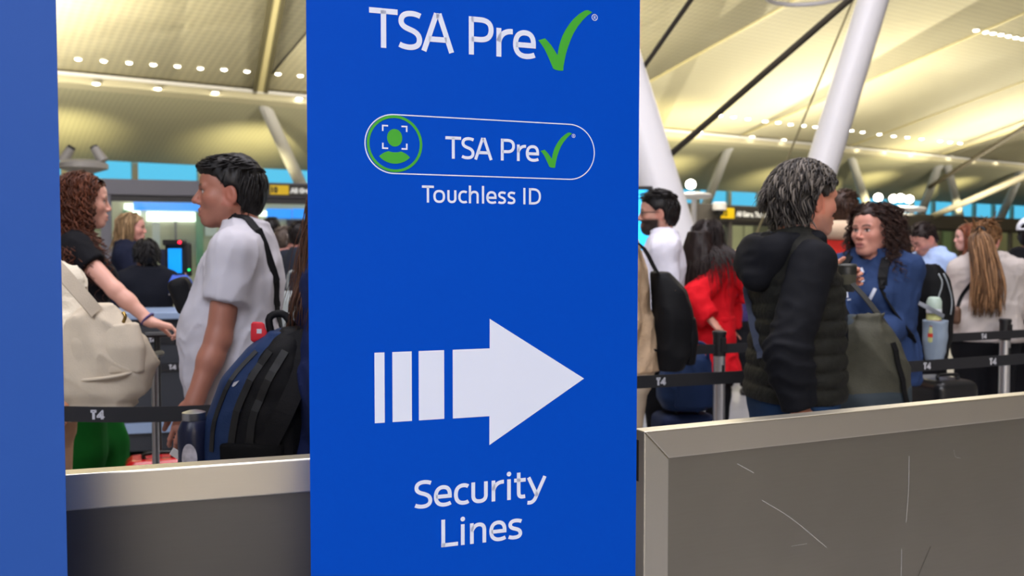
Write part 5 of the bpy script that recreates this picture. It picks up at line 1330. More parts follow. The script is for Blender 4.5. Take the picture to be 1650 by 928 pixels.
# ---------------------------------------------------------------- man in the light blue shirt, looking down
p = Person('dark-haired man in a light blue shirt looking down', 1500, 7.3, H=1.63, heading=196, skin=(206, 148, 132), head=(0, 34, 0), hres=.006, res=.016, headoff=(.05, 0, -.02), wide=1.05, beard=((110, 84, 74), -.04, .35)); p.eyes_shut = True
p.J['elL'], p.J['wrL'] = p.L(1520, 490, 7.1), p.L(1485, 500, 6.9); p.J['elR'], p.J['wrR'] = p.L(1500, 490, 7.5), p.L(1480, 500, 7.1)
finish(p, m_dark); p.shirt('shirt', cloth('light blue cotton', (168, 190, 230)), sleeve=1.9, g=.024, folds=.010, res=.014)
S = SDF(); S.cone(V(-.05, -.03, 1.475) * p.k, V(.06, -.06, 1.45) * p.k, .020, .018, .02); S.cone(V(-.05, .03, 1.475) * p.k, V(.06, .06, 1.45) * p.k, .020, .018, .02); sdf_obj('shirt_collar', S, .010, MATS['light blue cotton'], p.root)
short_hair(p, (40, 30, 28), 150, .05, .012, None, None, -.08, .004, .0085, seed=5, res=.008)
# ---------------------------------------------------------------- smaller figures
p = Person('woman with long auburn hair and glasses behind the ponytail woman', 1563, 8.1, H=1.63, heading=166, sex='f', skin=(220, 168, 156), hres=.007, res=.02, brow=(110, 70, 50)); finish(p); p.shirt('top', cloth('olive top', (70, 66, 58)), sleeve=1.8, res=.018); long_hair(p, (118, 66, 44), 1.25, 90, .016, .06, .09, .008, res=.011, seed=4)
p = Person('short brown-haired person in beige beside the black backpack', 1466, 8.0, H=1.43, heading=100, sex='f', skin=(210, 160, 140), hres=.009, res=.022); finish(p); p.shirt('top', cloth('beige top', (190, 178, 156)), sleeve=1.8, res=.02); long_hair(p, (92, 60, 38), 1.12, 60, res=.013)
p = Person('bald elderly person in purple far behind the red coat woman', 1189, 9.2, H=1.42, heading=250, skin=(214, 156, 140), hres=.009, res=.022); finish(p); p.shirt('top', cloth('purple print', (62, 52, 96), var=(40, .4)), sleeve=1.8, res=.02)
# ---------------------------------------------------------------- ponytail woman
p = pony = Person('woman with a dark blond ponytail in a beige sweater, back turned', 1590, 5.95, H=1.585, heading=66, sex='f', skin=(216, 162, 146), hres=.006, res=.014, wide=1.12, head=(-22, 6, 0))
p.J['elR'], p.J['wrR'] = p.L(1634, 497, 5.9), p.L(1622, 520, 6.15); p.J['elL'], p.J['wrL'] = p.L(1536, 495, 6.0), p.L(1560, 505, 6.25)
finish(p, m_dark); p.shirt('sweater', cloth('beige sweater', (184, 175, 170)), sleeve=1.9, hem=.90, g=.026, sg=.030, folds=.010, res=.011, flare=.012)
C = SDF(); p.haircap(C, .012, None, -.075); T = Tubes()
p.locks(T, 170, .10, lambda q, i: tuple(V(-.11, .0, .03) - q), .0055, (128, 92, 60), reg=lambda q: q[0] > -.10 and HAIRREG(q), t=.012, lift=.004, seed=3)
rs = np.random.RandomState(4)
for i in range(150):
    a, b = rs.rand() * 6.28, rs.rand() ** .5; st = p.hc + p.HR @ V(-.115, .018 * math.cos(a) * b, .035 + .018 * math.sin(a) * b)
    e1 = st + V(-.055 - .02 * rs.rand(), .055 * math.cos(a) * b, -.06); e2 = V(-.165 - .03 * rs.rand(), .075 * math.cos(a) * b * 1.2, 1.34 * p.k); e3 = V(-.175 - .02 * rs.rand(), .085 * math.cos(a) * b * 1.2 + .01 * rs.normal(), (1.16 - .09 * rs.rand()) * p.k)
    P = smooth_path([st, e1, e2, e3], 16); P += np.stack([.006 * np.sin(np.linspace(0, 9, 16) + a), .008 * np.sin(np.linspace(0, 11, 16) + 3 * a), 0 * P[:, 0]], 1) * np.linspace(.1, 1, 16)[:, None]
    T.add(P, .0075 * np.interp(np.linspace(0, 1, 16), (0, .3, .8, 1), (.6, 1, .8, .2)), 4, .6, col=np.array(lin((142, 106, 74) if rs.rand() < .5 else (92, 66, 44))) * (.8 + .4 * rs.rand()))
p.hair(C, T, (108, 76, 50), .007)
T = Tubes(); q = np.linspace(0, 2 * math.pi, 17); o = T.add([p.hc + p.HR @ V(-.118, .026 * math.cos(a), .036 + .026 * math.sin(a)) for a in q], .009, 7, caps=False).obj('hair_tie', m_blk); o.location = (p.X, p.Y, 0); o.rotation_euler = (0, 0, p.h); tag(o, 'black hair tie holding the blond ponytail', 'hair tie')
# ---------------------------------------------------------------- white cap at the right edge
p = capm = Person('person in black with a white cap at the right edge of the picture', 1662, 6.3, H=1.62, heading=34, skin=(206, 150, 132), hres=.007, res=.016); p.J['elL'], p.J['wrL'] = p.L(1632, 500, 6.4), p.L(1640, 470, 6.6)
finish(p); p.shirt('jacket', cloth('black jacket', (20, 20, 24)), sleeve=1.9, g=.03, res=.014); short_hair(p, (30, 24, 24), 60, .04, .008, r=.008, res=.010)
S = SDF(); S.cone(V(-.06, 0, 1.475) * p.k, V(.03, -.06, 1.465) * p.k, .026, .024, .02); S.cone(V(-.06, 0, 1.475) * p.k, V(.03, .06, 1.465) * p.k, .026, .024, .02); sdf_obj('shirt_collar', S, .01, MATS['light blue cotton'], p.root)
cp = thing('cap', 'white baseball cap with an open strap at the back', 'cap', (p.X, p.Y, 0), p.h); S = SDF(); fr = p.hfr
S.ell(V(-.012, 0, .045), V(.118, .096, .092), .02, fr=fr); S.fn(lambda x, y, z: .035 - z, (-.3, -.3, -.3), (.3, .3, .3), fr=fr); S.cone((-.14, 0, .038), (-.08, 0, .060), .030, .030, .01, 'sub', fr=fr); sdf_obj('crown', S, .007, cloth('white twill', (222, 224, 232)), cp)
S = SDF(); S.ell((.12, 0, .042), (.085, .075, .012), .01, fr=fr); sdf_obj('brim', S, .008, MATS['white twill'], cp); S = SDF(); S.cone((-.128, -.03, .041), (-.128, .03, .041), .008, .008, .01, fr=fr); sdf_obj('strap', S, .006, MATS['white twill'], cp)
# ================================================================ QUEUE BELTS AND POSTS
m_belt = M('belt webbing black', (26, 26, 30), .75, bump=(400, .1)); m_mark = M('belt print', (206, 206, 212), .6); m_tube = M('post brushed steel', (225, 225, 228), .32, metal=1)
def t4(parent, x, z, h, mir=1):
    """the terminal mark T4 in outlined strokes, printed on a belt"""
    mb = MB(); w = h * .13
    for pts in ([(0, .96), (.62, .96)], [(.0, .80), (.24, .80)], [(.38, .80), (.62, .80)], [(.24, .80), (.24, 0)], [(.38, .80), (.38, 0)],
                [(1.28, 0), (1.28, .98)], [(1.28, .98), (.70, .36), (.70, .24), (1.46, .24)], [(1.12, 0), (1.12, .60), (.92, .38), (1.12, .38)]):
        v, f = stroke([(x + a * h, z + b * h) for a, b in pts], w)
        for fc in f: mb.quad(*[(v[i][0], -.0022, v[i][1]) for i in fc])
    mb.build('print', m_mark, parent)
def belt(label, a, b, z, marks, w=.05, sagk=.01):
    a, b = np.array(a, float), np.array(b, float); d = b - a; L = np.linalg.norm(d)
    t = thing('queue_belt', label, 'belt', (a[0], a[1], 0), math.atan2(d[1], d[0]))
    n = 16; v = []; f = []
    for i in range(n + 1):
        s_ = -sagk * 4 * (i / n) * (1 - i / n)
        for y, q in ((-.0015, -w / 2), (-.0015, w / 2), (.0015, w / 2), (.0015, -w / 2)): v.append((L * i / n, y, z + q + s_))
    for i in range(n):
        for j in range(4): f.append([i * 4 + j, i * 4 + (j + 1) % 4, (i + 1) * 4 + (j + 1) % 4, (i + 1) * 4 + j])
    wb_ = mesh_obj('webbing', v, f, m_belt, t, smooth=False)
    for m in marks:
        u = (np.array(m) - a) @ d / L; t4(wb_, u, z - .016 - sagk * 4 * (u / L) * (1 - u / L), .030)
    return t
def ongr(x, Y): return at(x, 464, Y)[:2]
A, B = ongr(1030, 3.62), ongr(1650, 4.4)
f1a, f1b = A - (B - A) * .25, B + (B - A) * .2
belt('black T4 queue belt crossing in front of the tan sweater and the blue sweater woman', f1a, f1b, .895, [ongr(1058, 3.65), ongr(1483, 4.19), ongr(1593, 4.33)])
C_, D_ = ongr(1090, 4.69), ongr(1655, 5.66)
g1a, g1b = C_ - (D_ - C_) * .25, D_ + (D_ - C_) * .2
belt('black T4 queue belt running behind the two right-hand steel posts', g1a, g1b, .905, [ongr(1104, 4.71), ongr(1586, 5.5)])
E_, F_ = at(50, 660, 2.96)[:2], at(398, 650, 3.0)[:2]
belt('black T4 queue belt in front of the green trousers', E_, F_, .885, [at(148, 660, 2.98)[:2]])
def post(xy, label, h=.99):
    t = thing('queue_post', label, 'post', (xy[0], xy[1], 0), math.radians(24))
    MB().lathe([(.001, 0), (.17, 0), (.175, .012), (.16, .022), (.04, .03), (.034, .05)], 28).build('base', m_blk, t, smooth='auto')
    MB().lathe([(.031, .03), (.031, h - .06)], 24).build('tube', m_tube, t, smooth='auto')
    MB().lathe([(.033, h - .13), (.033, h - .02), (.036, h - .02), (.036, h - .004), (.03, h)], 24).build('head', m_blk, t, smooth='auto')
    MB().box((0, -.034, h - .07), (.03, .012, .075)).build('belt_clip', m_blk, t, bevel=.002)
    MB().box((.0, -.033, h - .20), (.012, .004, .05)).build('slot', m_blk, t)
post(ongr(1160, 4.80), 'brushed steel queue post beside the red coat')
post(ongr(1621, 5.66), 'brushed steel queue post in front of the ponytail woman')
post(f1a, 'brushed steel queue post hidden behind the arrow banner, front row'); post(f1b, 'brushed steel queue post past the right edge, front row'); post(g1a, 'brushed steel queue post hidden behind the arrow banner, back row'); post(g1b, 'brushed steel queue post past the right edge, back row')
post(E_, 'brushed steel queue post hidden behind the plain blue banner'); post(F_, 'brushed steel queue post hidden behind the navy backpack')
# ================================================================ BAGS
m_navyb = cloth('navy nylon', (34, 52, 88), .6, bump=(260, .15)); m_blkn = cloth('black nylon', (22, 22, 24), .6, bump=(260, .2)); m_cream = cloth('cream canvas', (206, 192, 170), .85, bump=(300, .25)); m_zip = M('zip black', (14, 14, 15), .5)
m_olive = cloth('olive nylon', (74, 73, 63), .6, bump=(120, .15), var=(9, .3)); m_slate = cloth('slate nylon', (58, 66, 72), .6); m_redc = M('red shell', (206, 28, 36), .25, coat=.6); m_metal = M('satin metal', (170, 172, 178), .3, metal=1)
# ---- navy and black backpack
b = thing('backpack', 'navy and black backpack with a red tag, worn behind the arrow banner', 'backpack', (*at(420, 640, 2.62)[:2], 0))
o0 = np.array((*at(420, 640, 2.62)[:2], 0))
def LP(x, y, Y=2.62): return at(x, y, Y) - o0
tilt = rotm(0, 0, 0)
S = SDF()
S.loft([(.66, .0, 0, .105, .14), (.74, .0, 0, .125, .155), (.92, .02, 0, .12, .155), (1.06, .055, 0, .095, .145), (1.16, .10, 0, .055, .11), (1.185, .11, 0, .03, .08)], 0, .03, e=2.8)
S.disp(lambda x, y, z: -.008 * (1 - np.abs(noise3(x * 12, y * 12, z * 12))) + .004 * noise3(x * 30, y * 30, z * 30)); mc_ = sdf_obj('main_compartment', S, .010, m_blkn, b)
S = SDF(); S.loft([(.80, -.055, -.0, .085, .145), (.93, -.045, 0, .095, .15), (1.05, -.008, 0, .085, .142), (1.14, .045, 0, .06, .112), (1.175, .07, 0, .03, .08)], 0, .03, e=2.6)
S.disp(lambda x, y, z: -.006 * (1 - np.abs(noise3(x * 10 + 4, y * 10, z * 14)))); po = sdf_obj('front_pocket', S, .009, m_navyb, b)
S = SDF(); S.loft([(.66, -.06, 0, .075, .135), (.75, -.075, 0, .085, .14), (.875, -.07, 0, .08, .135), (.89, -.07, 0, .078, .13)], 0, .02, e=2.6); S.disp(lambda x, y, z: -.006 * (1 - np.abs(noise3(x * 14, y * 14, z * 10)))); sdf_obj('lower_pocket', S, .010, cloth('dark navy nylon', (26, 34, 62), .6), b)
S = SDF(); S.loft([(.66, .02, -.145, .075, .03), (.78, .02, -.155, .085, .035), (.89, .015, -.15, .085, .03)], 0, .02, e=2.6); sdf_obj('side_mesh_pocket', S, .009, cloth('black mesh', (18, 18, 19), .8, bump=(500, .5)), b)
tr = bvh(po, mc_)
for off, w_ in ((0.0, .012), (.055, .020), (.105, .022)):
    P = drape(tr, smooth_path([V(-.085 + off, -.1, .86), V(-.07 + off, -.1, .96), V(-.03 + off, -.1, 1.06), V(.025 + off * .8, -.1, 1.13)], 12), (-.15, -1, .1), .004)
    ribbon('zip' if off == 0 else 'compression_strap', P, w_, (-.25, -1, .15), m_zip, b)
T = Tubes(); T.add(smooth_path([V(.04, -.03, 1.165), V(.035, -.03, 1.215), V(.07, -.02, 1.225), V(.10, -.02, 1.19)], 12), .011, 8).obj('grab_handle', m_blkn, b)
S = SDF(); S.box((.01, -.05, 1.178), (.020, .006, .028), .005); S.disp(lambda x, y, z: .006 * noise3(x * 30, y * 30, z * 30)); sdf_obj('red_tag', S, .006, M('red tag cloth', (196, 24, 40), .7), b); MB().box((.014, -.059, 1.180), (.013, .003, .012)).build('tag_print', m_mark, b)
P = smooth_path([V(.12, -.09, 1.18), V(.15, -.12, 1.10), V(.11, -.16, .98), V(.06, -.165, .88)], 14); ribbon('shoulder_strap', P, .05, (.2, -1, .1), m_blkn, b, .012)
flat_ = MB(); q_ = drape(tr, [V(-.12, -.3, 1.06)], (-.6, -1, .1), .002)[0]; flat_.quad(q_ + (-.012, .004, -.010), q_ + (-.002, -.002, .006), q_ + (.014, -.006, .012), q_ + (.002, -.003, -.002)); flat_.build('logo_mark', m_mark, b)
# bottle in the side pocket and hanging card
bt = thing('water_bottle', 'dark bottle with a white print in the backpack side pocket', 'bottle', (*at(313, 715, 2.52)[:2], 0)); zb = at(313, 752, 2.52)[2]
MB().lathe([(.001, zb - .06), (.040, zb - .06), (.043, zb - .04), (.043, zb + .10), (.034, zb + .125), (.030, zb + .13)], 20).build('flask', M('bottle navy', (24, 30, 56), .35), bt, smooth='auto'); MB().lathe([(.031, zb + .13), (.031, zb + .15), (.015, zb + .155)], 16).build('lid', m_metal, bt, smooth='auto')
pm = MB()
for i in range(10):
    for j in range(6):
        pr = lambda i, j: (.0437 * math.sin(.5 * math.cos((i / 10 - .5) * math.pi) * (j / 3 - 1)), -.0437 * math.cos(.5 * math.cos((i / 10 - .5) * math.pi) * (j / 3 - 1)), zb + .03 + .042 * math.sin((i / 10 - .5) * math.pi))
        pm.quad(pr(i, j), pr(i, j + 1), pr(i + 1, j + 1), pr(i + 1, j))
pm.build('print', M('bottle print', (206, 200, 206), .5, var=(30, .5)), bt)
ct = thing('luggage_card', 'white card hanging on a beaded cord from the navy backpack', 'tag', (*at(290, 735, 2.50)[:2], 0)); zc_ = at(290, 735, 2.50)[2]
MB().box((0, 0, zc_), (.055, .004, .022), rotm(0, 32, 0)).build('card', M('card white', (214, 210, 206), .5), ct, bevel=.004); T = Tubes(); T.add(smooth_path([V(.01, 0, zc_ + .012), V(.012, .0, zc_ + .05), V(.02, .01, zc_ + .09)], 8), .004, 6).obj('cord', M('green cord', (40, 70, 60), .6), ct)
# ---- crossbody bag of the man in the tee
p = man; k = p.k; cb = thing('crossbody_bag', 'small black crossbody bag worn by the man in the pale tee', 'bag', (p.X, p.Y, 0), p.h)
tee = [c for c in p.root.children if c.name.startswith('t_shirt')][0]; tr = bvh(tee)
P1 = drape(tr, smooth_path([V(-.12, .05, 1.18) * k, V(-.10, .10, 1.30) * k], 8), (-1, .25, .1), .004)
P2 = drape(tr, smooth_path([V(-.08, .115, 1.38) * k, V(-.02, .085, 1.46) * k, V(.03, .07, 1.46) * k], 7), (-.15, .3, 1), .004)
P3 = drape(tr, smooth_path([V(.09, .03, 1.38) * k, V(.12, -.03, 1.28) * k, V(.12, -.06, 1.22) * k], 7), (1, 0, .1), .004)
P0 = drape(tr, smooth_path([V(-.12, -.12, 1.0) * k, V(-.12, .0, 1.12) * k], 5), (-1, 0, 0), .004)
P = smooth_path(np.concatenate([P0, P1, P2, P3]), 46); nr = P - np.array([(.0, .0, z) for z in P[:, 2]]); nr[:, 2] += np.clip((P[:, 2] - 1.38) * 4, 0, 1) * .5
ribbon('strap', P, .030, nr / np.linalg.norm(nr, axis=1)[:, None], m_blkn, cb, .004)
S = SDF(); q_ = p.L(296, 476, 3.30); S.box((0, 0, 0), (.035, .085, .065), .025, fr=(rotm(10, 20, 0), q_)); sdf_obj('pouch', S, .008, m_blkn, cb); S = SDF(); S.box((.036, 0, .02), (.004, .07, .004), .003, fr=(rotm(10, 20, 0), q_)); sdf_obj('zip', S, .004, m_metal, cb)
# ---- cream slouch bag
q0 = at(176, 570, 3.22); b = thing('shoulder_bag', 'slouchy cream canvas bag hanging in front of the green trousers', 'bag', (q0[0], q0[1], 0), math.radians(18)); z0 = q0[2]
S = SDF(); S.loft([(z0 - .165, -.02, 0, .085, .07), (z0 - .13, -.01, 0, .125, .09), (z0 - .04, .0, 0, .142, .10), (z0 + .05, -.015, 0, .125, .095), (z0 + .12, -.035, 0, .095, .075), (z0 + .165, -.04, 0, .06, .05)], 0, .03, e=2.6)
S.disp(lambda x, y, z: -.020 * (1 - np.sqrt(np.abs(noise3(x * 11, y * 11, z * 9 + x * 8)) + .01)) - .010 * noise3(x * 7, y * 7, z * 7)); sdf_obj('body', S, .008, m_cream, b)
S = SDF(); S.loft([(z0 - .055, .05, -.058, .070, .045), (z0 + .03, .05, -.062, .068, .045), (z0 + .105, .04, -.045, .055, .04)], 0, .02, e=2.3); S.disp(lambda x, y, z: -.006 * (1 - np.abs(noise3(x * 16, y * 16, z * 12)))); sdf_obj('front_pocket', S, .008, m_cream, b)
S = SDF(); S.loft([(z0 - .055, -.065, -.05, .058, .04), (z0 + .05, -.065, -.05, .055, .04), (z0 + .085, -.065, -.04, .05, .036)], 0, .02, e=2.3); sdf_obj('front_pocket', S, .008, m_cream, b)
T = Tubes(); T.add(smooth_path([V(-.145, -.02, z0 - .08), V(-.06, -.105, z0 - .075), V(.06, -.108, z0 - .06), V(.145, -.03, z0 - .03)], 18), .006, 6).obj('seam_piping', m_cream, b)
T = Tubes(); T.add(smooth_path([V(.055, -.10, z0 + .115), V(.062, -.105, z0 + .135), V(.055, -.10, z0 + .15)], 8), .006, 8).obj('clasp', M('brass', (170, 140, 80), .3, metal=1), b)
P = smooth_path([V(-.03, -.03, z0 + .15), V(-.08, -.05, z0 + .22), V(-.15, -.06, z0 + .31), V(-.21, -.02, z0 + .36), V(-.24, .06, z0 + .36)], 16) + V(0, -.05, 0); ribbon('strap', P, .050, (.3, -.8, .5), m_cream, b, .005)
# ---- black backpack of the tan sweater
p = tan; b = thing('backpack', 'black backpack on the back of the tan sweater', 'backpack', (p.X, p.Y, 0), p.h)
S = SDF(); S.loft([(.86, -.20, 0, .06, .13), (.92, -.215, 0, .085, .15), (1.10, -.215, 0, .09, .155), (1.22, -.195, 0, .075, .14), (1.30, -.155, 0, .04, .10)], 0, .03, e=2.8); S.disp(lambda x, y, z: -.008 * (1 - np.abs(noise3(x * 12, y * 12, z * 9)))); mn = sdf_obj('main_compartment', S, .010, m_blkn, b)
S = SDF(); S.loft([(.88, -.285, 0, .03, .11), (1.0, -.295, 0, .035, .12), (1.10, -.285, 0, .03, .11)], 0, .02, e=3); sdf_obj('front_pocket', S, .010, m_blkn, b)
for y in (-.11, .11): ribbon('shoulder_strap', smooth_path([V(-.14, y, 1.30), V(-.06, y, 1.43), V(.06, y, 1.42), V(.13, y * 1.1, 1.25), V(.05, y * 1.5, 1.02), V(-.13, y, .95)], 20), .05, [(0, 0, 1)] * 1, m_blkn, b, .01)
MB().box((-.20, .142, 1.22), (.035, .004, .012)).build('badge', M('gold badge', (120, 96, 60), .4), b)
# ---- backpack with bottle of the blue sweater woman
p = bluew; b = thing('backpack', 'black backpack with grey piping and a pale mesh pocket on the blue sweater woman', 'backpack', (p.X, p.Y, 0), p.h); q0 = p.L(1488, 500, 5.02)
S = SDF(); cx, cy = q0[0], q0[1]
S.loft([(.84, cx, cy, .075, .12), (.95, cx - .01, cy, .095, .14), (1.12, cx, cy, .095, .145), (1.25, cx + .02, cy, .075, .13), (1.33, cx + .05, cy, .03, .09)], 0, .03, e=2.8); S.disp(lambda x, y, z: -.008 * (1 - np.abs(noise3(x * 12, y * 12, z * 9)))); mn = sdf_obj('main_compartment', S, .011, m_blkn, b)
tr = bvh(mn); dv = p.LW(np.array((p.X + .25, p.Y - 1, 0))); dv = dv / np.linalg.norm(dv)
for x0, x1 in ((1492, 1486), (1502, 1510)): 
    P = drape(tr, smooth_path([p.L(x0 - 4, 440, 5.0), p.L(x0, 455, 5.0), p.L(x1, 480, 5.0), p.L(x1 - 2, 505, 5.0)], 10), dv, .004); T = Tubes(); T.add(P, .004, 6).obj('piping', M('reflective piping', (150, 156, 160), .4), b)
for y in (-.10, .10): ribbon('shoulder_strap', smooth_path([V(-.15, y, 1.30), V(-.06, y, 1.40), V(.07, y, 1.37), V(.155, y * 1.3, 1.20), V(.06, y * 2.2, .98), V(-.13, y * 1.2, .92)], 20), .045, (0, 0, 1), m_blkn, b, .008)
q1 = p.L(1507, 532, 4.87); S = SDF(); S.loft([(q1[2] - .155, q1[0], q1[1], .035, .04), (q1[2] - .06, q1[0], q1[1], .048, .055), (q1[2] + .05, q1[0], q1[1], .052, .058)], 0, .02); S.disp(lambda x, y, z: -.006 * (1 - np.abs(noise3(x * 20, y * 20, z * 12)))); sdf_obj('side_pocket', S, .009, cloth('pale mesh', (142, 156, 172), .7, bump=(400, .4)), b)
ribbon('webbing_strap', smooth_path([p.L(1478, 487, 4.83), p.L(1498, 497, 4.79), p.L(1521, 510, 4.82)], 8), .022, dv, M('grey webbing', (120, 124, 132), .7), b)
bw = at(1505, 500, 4.86); bt = thing('drink_bottle', 'pale green and yellow drink bottle in the backpack mesh pocket', 'bottle', (bw[0], bw[1], 0)); z0 = at(1504, 552, 4.86)[2]
MB().lathe([(.001, z0), (.034, z0), (.037, z0 + .01), (.037, z0 + .15), (.034, z0 + .165)], 20).build('bottle', M('bottle yellow green', (206, 208, 140), .3), bt, smooth='auto'); MB().lathe([(.037, z0 + .165), (.038, z0 + .17), (.038, z0 + .215), (.03, z0 + .235), (.02, z0 + .24)], 20).build('cap', M('bottle cap pale', (186, 204, 190), .4), bt, smooth='auto'); MB().lathe([(.0385, z0 + .155), (.0385, z0 + .178)], 20).build('collar', M('bottle collar white', (230, 234, 240), .4), bt, smooth='auto')
MB().lathe([(.0375, z0 + .085), (.0375, z0 + .12)], 20).build('label_band', M('bottle label', (150, 60, 70), .5), bt, smooth='auto'); MB().lathe([(.0375, z0 + .03), (.0375, z0 + .05)], 20).build('label_band', M('bottle label red', (210, 60, 40), .5), bt, smooth='auto')
# ---- olive duffel on a strap
q0 = at(1400, 588, 3.52); b = thing('duffel_bag', 'olive and slate duffel bag hanging beside the quilted jacket', 'bag', (q0[0], q0[1], 0), math.radians(12)); z0 = q0[2]
S = SDF(); S.loft([(z0 - .20, .0, 0, .115, .10), (z0 - .16, .0, 0, .135, .13), (z0 - .02, .0, 0, .125, .135), (z0 + .09, -.02, 0, .10, .12), (z0 + .15, -.035, 0, .07, .10), (z0 + .178, -.04, 0, .035, .07)], 0, .03, e=2.4); S.disp(lambda x, y, z: -.024 * (1 - np.sqrt(np.abs(noise3(x * 9, y * 9, z * 8 + x * 7)) + .01)) - .010 * noise3(x * 6 + 2, y * 6, z * 6)); mn = sdf_obj('body', S, .009, m_olive, b)
S = SDF(); S.loft([(z0 - .205, .0, 0, .122, .108), (z0 - .16, .0, 0, .142, .138), (z0 - .10, .0, 0, .140, .140), (z0 - .075, .01, 0, .13, .13)], 0, .03, e=2.6); S.disp(lambda x, y, z: -.014 * (1 - np.sqrt(np.abs(noise3(x * 9, y * 9, z * 8 + x * 7)) + .01)) - .010 * noise3(x * 6 + 2, y * 6, z * 6)); sdf_obj('base_panel', S, .010, m_slate, b)
S = SDF(); S.loft([(z0 + .085, -.02, 0, .105, .125), (z0 + .13, -.03, 0, .088, .115), (z0 + .165, -.04, 0, .06, .09), (z0 + .188, -.042, 0, .03, .06)], 0, .03, e=2.6); S.disp(lambda x, y, z: -.010 * (1 - np.sqrt(np.abs(noise3(x * 9, y * 9, z * 8 + x * 7)) + .01))); sdf_obj('top_flap', S, .010, m_slate, b)
tr = bvh(mn); P = drape(tr, smooth_path([V(.03, -.3, z0 + .13), V(.06, -.3, z0 + .0), V(.10, -.3, z0 - .1)], 10), (.2, -1, .2), .012); ribbon('side_strap', P, .022, (.2, -1, .2), m_blkn, b)
P = smooth_path([V(.06, -.10, z0 + .05), V(.02, -.09, z0 + .14), V(-.035, -.05, z0 + .24), V(-.075, .0, z0 + .31)], 14); ribbon('shoulder_strap', P, .028, (.4, -1, .1), M('strap webbing dark', (44, 44, 42), .7), b, .004)
# strap of the duffel across the jacket back
jk = [c for c in jman.root.children if c.name.startswith('jacket')][0]; tr = bvh(jk); p = jman; k = p.k
P = drape(tr, smooth_path([V(-.2, .09, 1.38) * k, V(-.2, .06, 1.28) * k, V(-.2, -.02, 1.16) * k, V(-.2, -.09, 1.06) * k], 14), (-1, -.45, .1), .004); w_ = [np.array(p.root.matrix_world @ Vector(q)) if False else V(p.X + q[0] * math.cos(p.h) - q[1] * math.sin(p.h), p.Y + q[0] * math.sin(p.h) + q[1] * math.cos(p.h), q[2]) for q in P]
c_, s_ = math.cos(-math.radians(12)), math.sin(-math.radians(12)); w_ = [V((q[0] - q0[0]) * c_ - (q[1] - q0[1]) * s_, (q[0] - q0[0]) * s_ + (q[1] - q0[1]) * c_, q[2]) for q in w_]
ribbon('back_strap', w_, .028, (-.6, -.8, .1), M('strap navy', (34, 44, 66), .7), b, .004)
# ================================================================ LUGGAGE
def suitcase(label, loc, rz, w, d, z0, h, mat, handle, hmat, ribs=5, rough=None):
    t = thing('suitcase', label, 'suitcase', loc, rz)
    S = SDF(); S.box((0, 0, z0 + h / 2), (w / 2, d / 2, h / 2), .045); S.disp(lambda x, y, z: .004 * (np.abs(np.sin(x * math.pi * ribs / w)) ** .3 - 1) * -1 * (np.abs(z - z0 - h / 2) < h / 2 - .05)); sdf_obj('shell', S, .014, mat, t)
    for x in (-w / 2 + .04, w / 2 - .04):
        for y in (-d / 2 + .04, d / 2 - .04):
            MB().lathe([(.022, -.012), (.025, -.01), (.025, .01), (.022, .012)], 14, (x, y, .025), rotm(0, 0, 90)).build('wheel', m_blk, t, smooth='auto'); MB().box((x, y, z0 - .005), (.04, .03, .04)).build('wheel_fork', m_blk, t)
    T = Tubes(); T.add(smooth_path([V(-.06, -d * .2, z0 + h - .002), V(-.055, -d * .2, z0 + h + .022), V(.055, -d * .2, z0 + h + .022), V(.06, -d * .2, z0 + h - .002)], 14), .009, 8).obj('carry_handle', m_blk, t)
    if handle:
        gap = .0 if handle[1] == 0 else handle[1]
        for x in ((-gap / 2, gap / 2) if gap else (0,)): MB().tube((x, d * .3, z0 + h - .02), (x, d * .3, handle[0]), .011 if gap else .014, None, 12).build('telescopic_tube', hmat, t, smooth='auto')
        S = SDF(); S.cone((-gap / 2 - .05, d * .3, handle[0]), (gap / 2 + .05, d * .3, handle[0]), .014, .014); sdf_obj('grip', S, .007, m_blk, t)
    MB().box((0, -d / 2 - .001, z0 + h * .5), (w * .96, .004, .012)).build('zip', m_zip, t)
    return t
q0 = at(255, 700, 4.2); suitcase('small red hard-shell suitcase with a black pull handle behind the left barrier', (q0[0], q0[1], 0), math.radians(20), .29, .22, .06, .41, m_redc, (at(262, 541, 4.2)[2], 0), m_blk)
q0 = at(275, 700, 3.72); suitcase('dark suitcase with a silver pull handle in front of the red suitcase', (q0[0] + .0, q0[1], 0), math.radians(80), .34, .22, .06, .40, m_blk, (at(275, 572, 3.72)[2], .0), m_metal)
q0 = at(1102, 640, 5.06); suitcase('navy soft suitcase standing under the navy travel bag', (q0[0], q0[1], 0), math.radians(10), .32, .24, .06, .46, cloth('navy suitcase cloth', (28, 38, 66), .7), None, m_blk)
t = thing('travel_bag', 'navy travel bag resting on the soft suitcase beside the queue post', 'bag', (q0[0], q0[1], 0), math.radians(10)); S = SDF(); S.loft([(.545, 0, 0, .11, .10), (.60, 0, 0, .14, .115), (.74, .01, 0, .135, .11), (.82, .03, 0, .10, .09), (.855, .035, 0, .05, .05)], 0, .03, e=2.6); S.disp(lambda x, y, z: -.012 * (1 - np.sqrt(np.abs(noise3(x * 10, y * 10, z * 8 + x * 9)) + .01))); sdf_obj('body', S, .010, m_navyb, t)
T = Tubes(); T.add(smooth_path([V(-.07, -.06, .80), V(-.04, -.09, .90), V(.08, -.09, .90), V(.12, -.06, .78)], 14), .010, 8).obj('handle', m_navyb, t); S = SDF(); S.loft([(.56, .02, -.10, .11, .03), (.70, .02, -.105, .105, .035), (.73, .02, -.095, .10, .03)], 0, .02, e=3); sdf_obj('front_pocket', S, .010, m_navyb, t)
q0 = at(1512, 640, 5.0); suitcase('black hard-shell suitcase behind the front queue belt', (q0[0], q0[1], 0), math.radians(14), .26, .34, .06, .66, M('black shell', (26, 26, 28), .35), None, m_metal, 4)
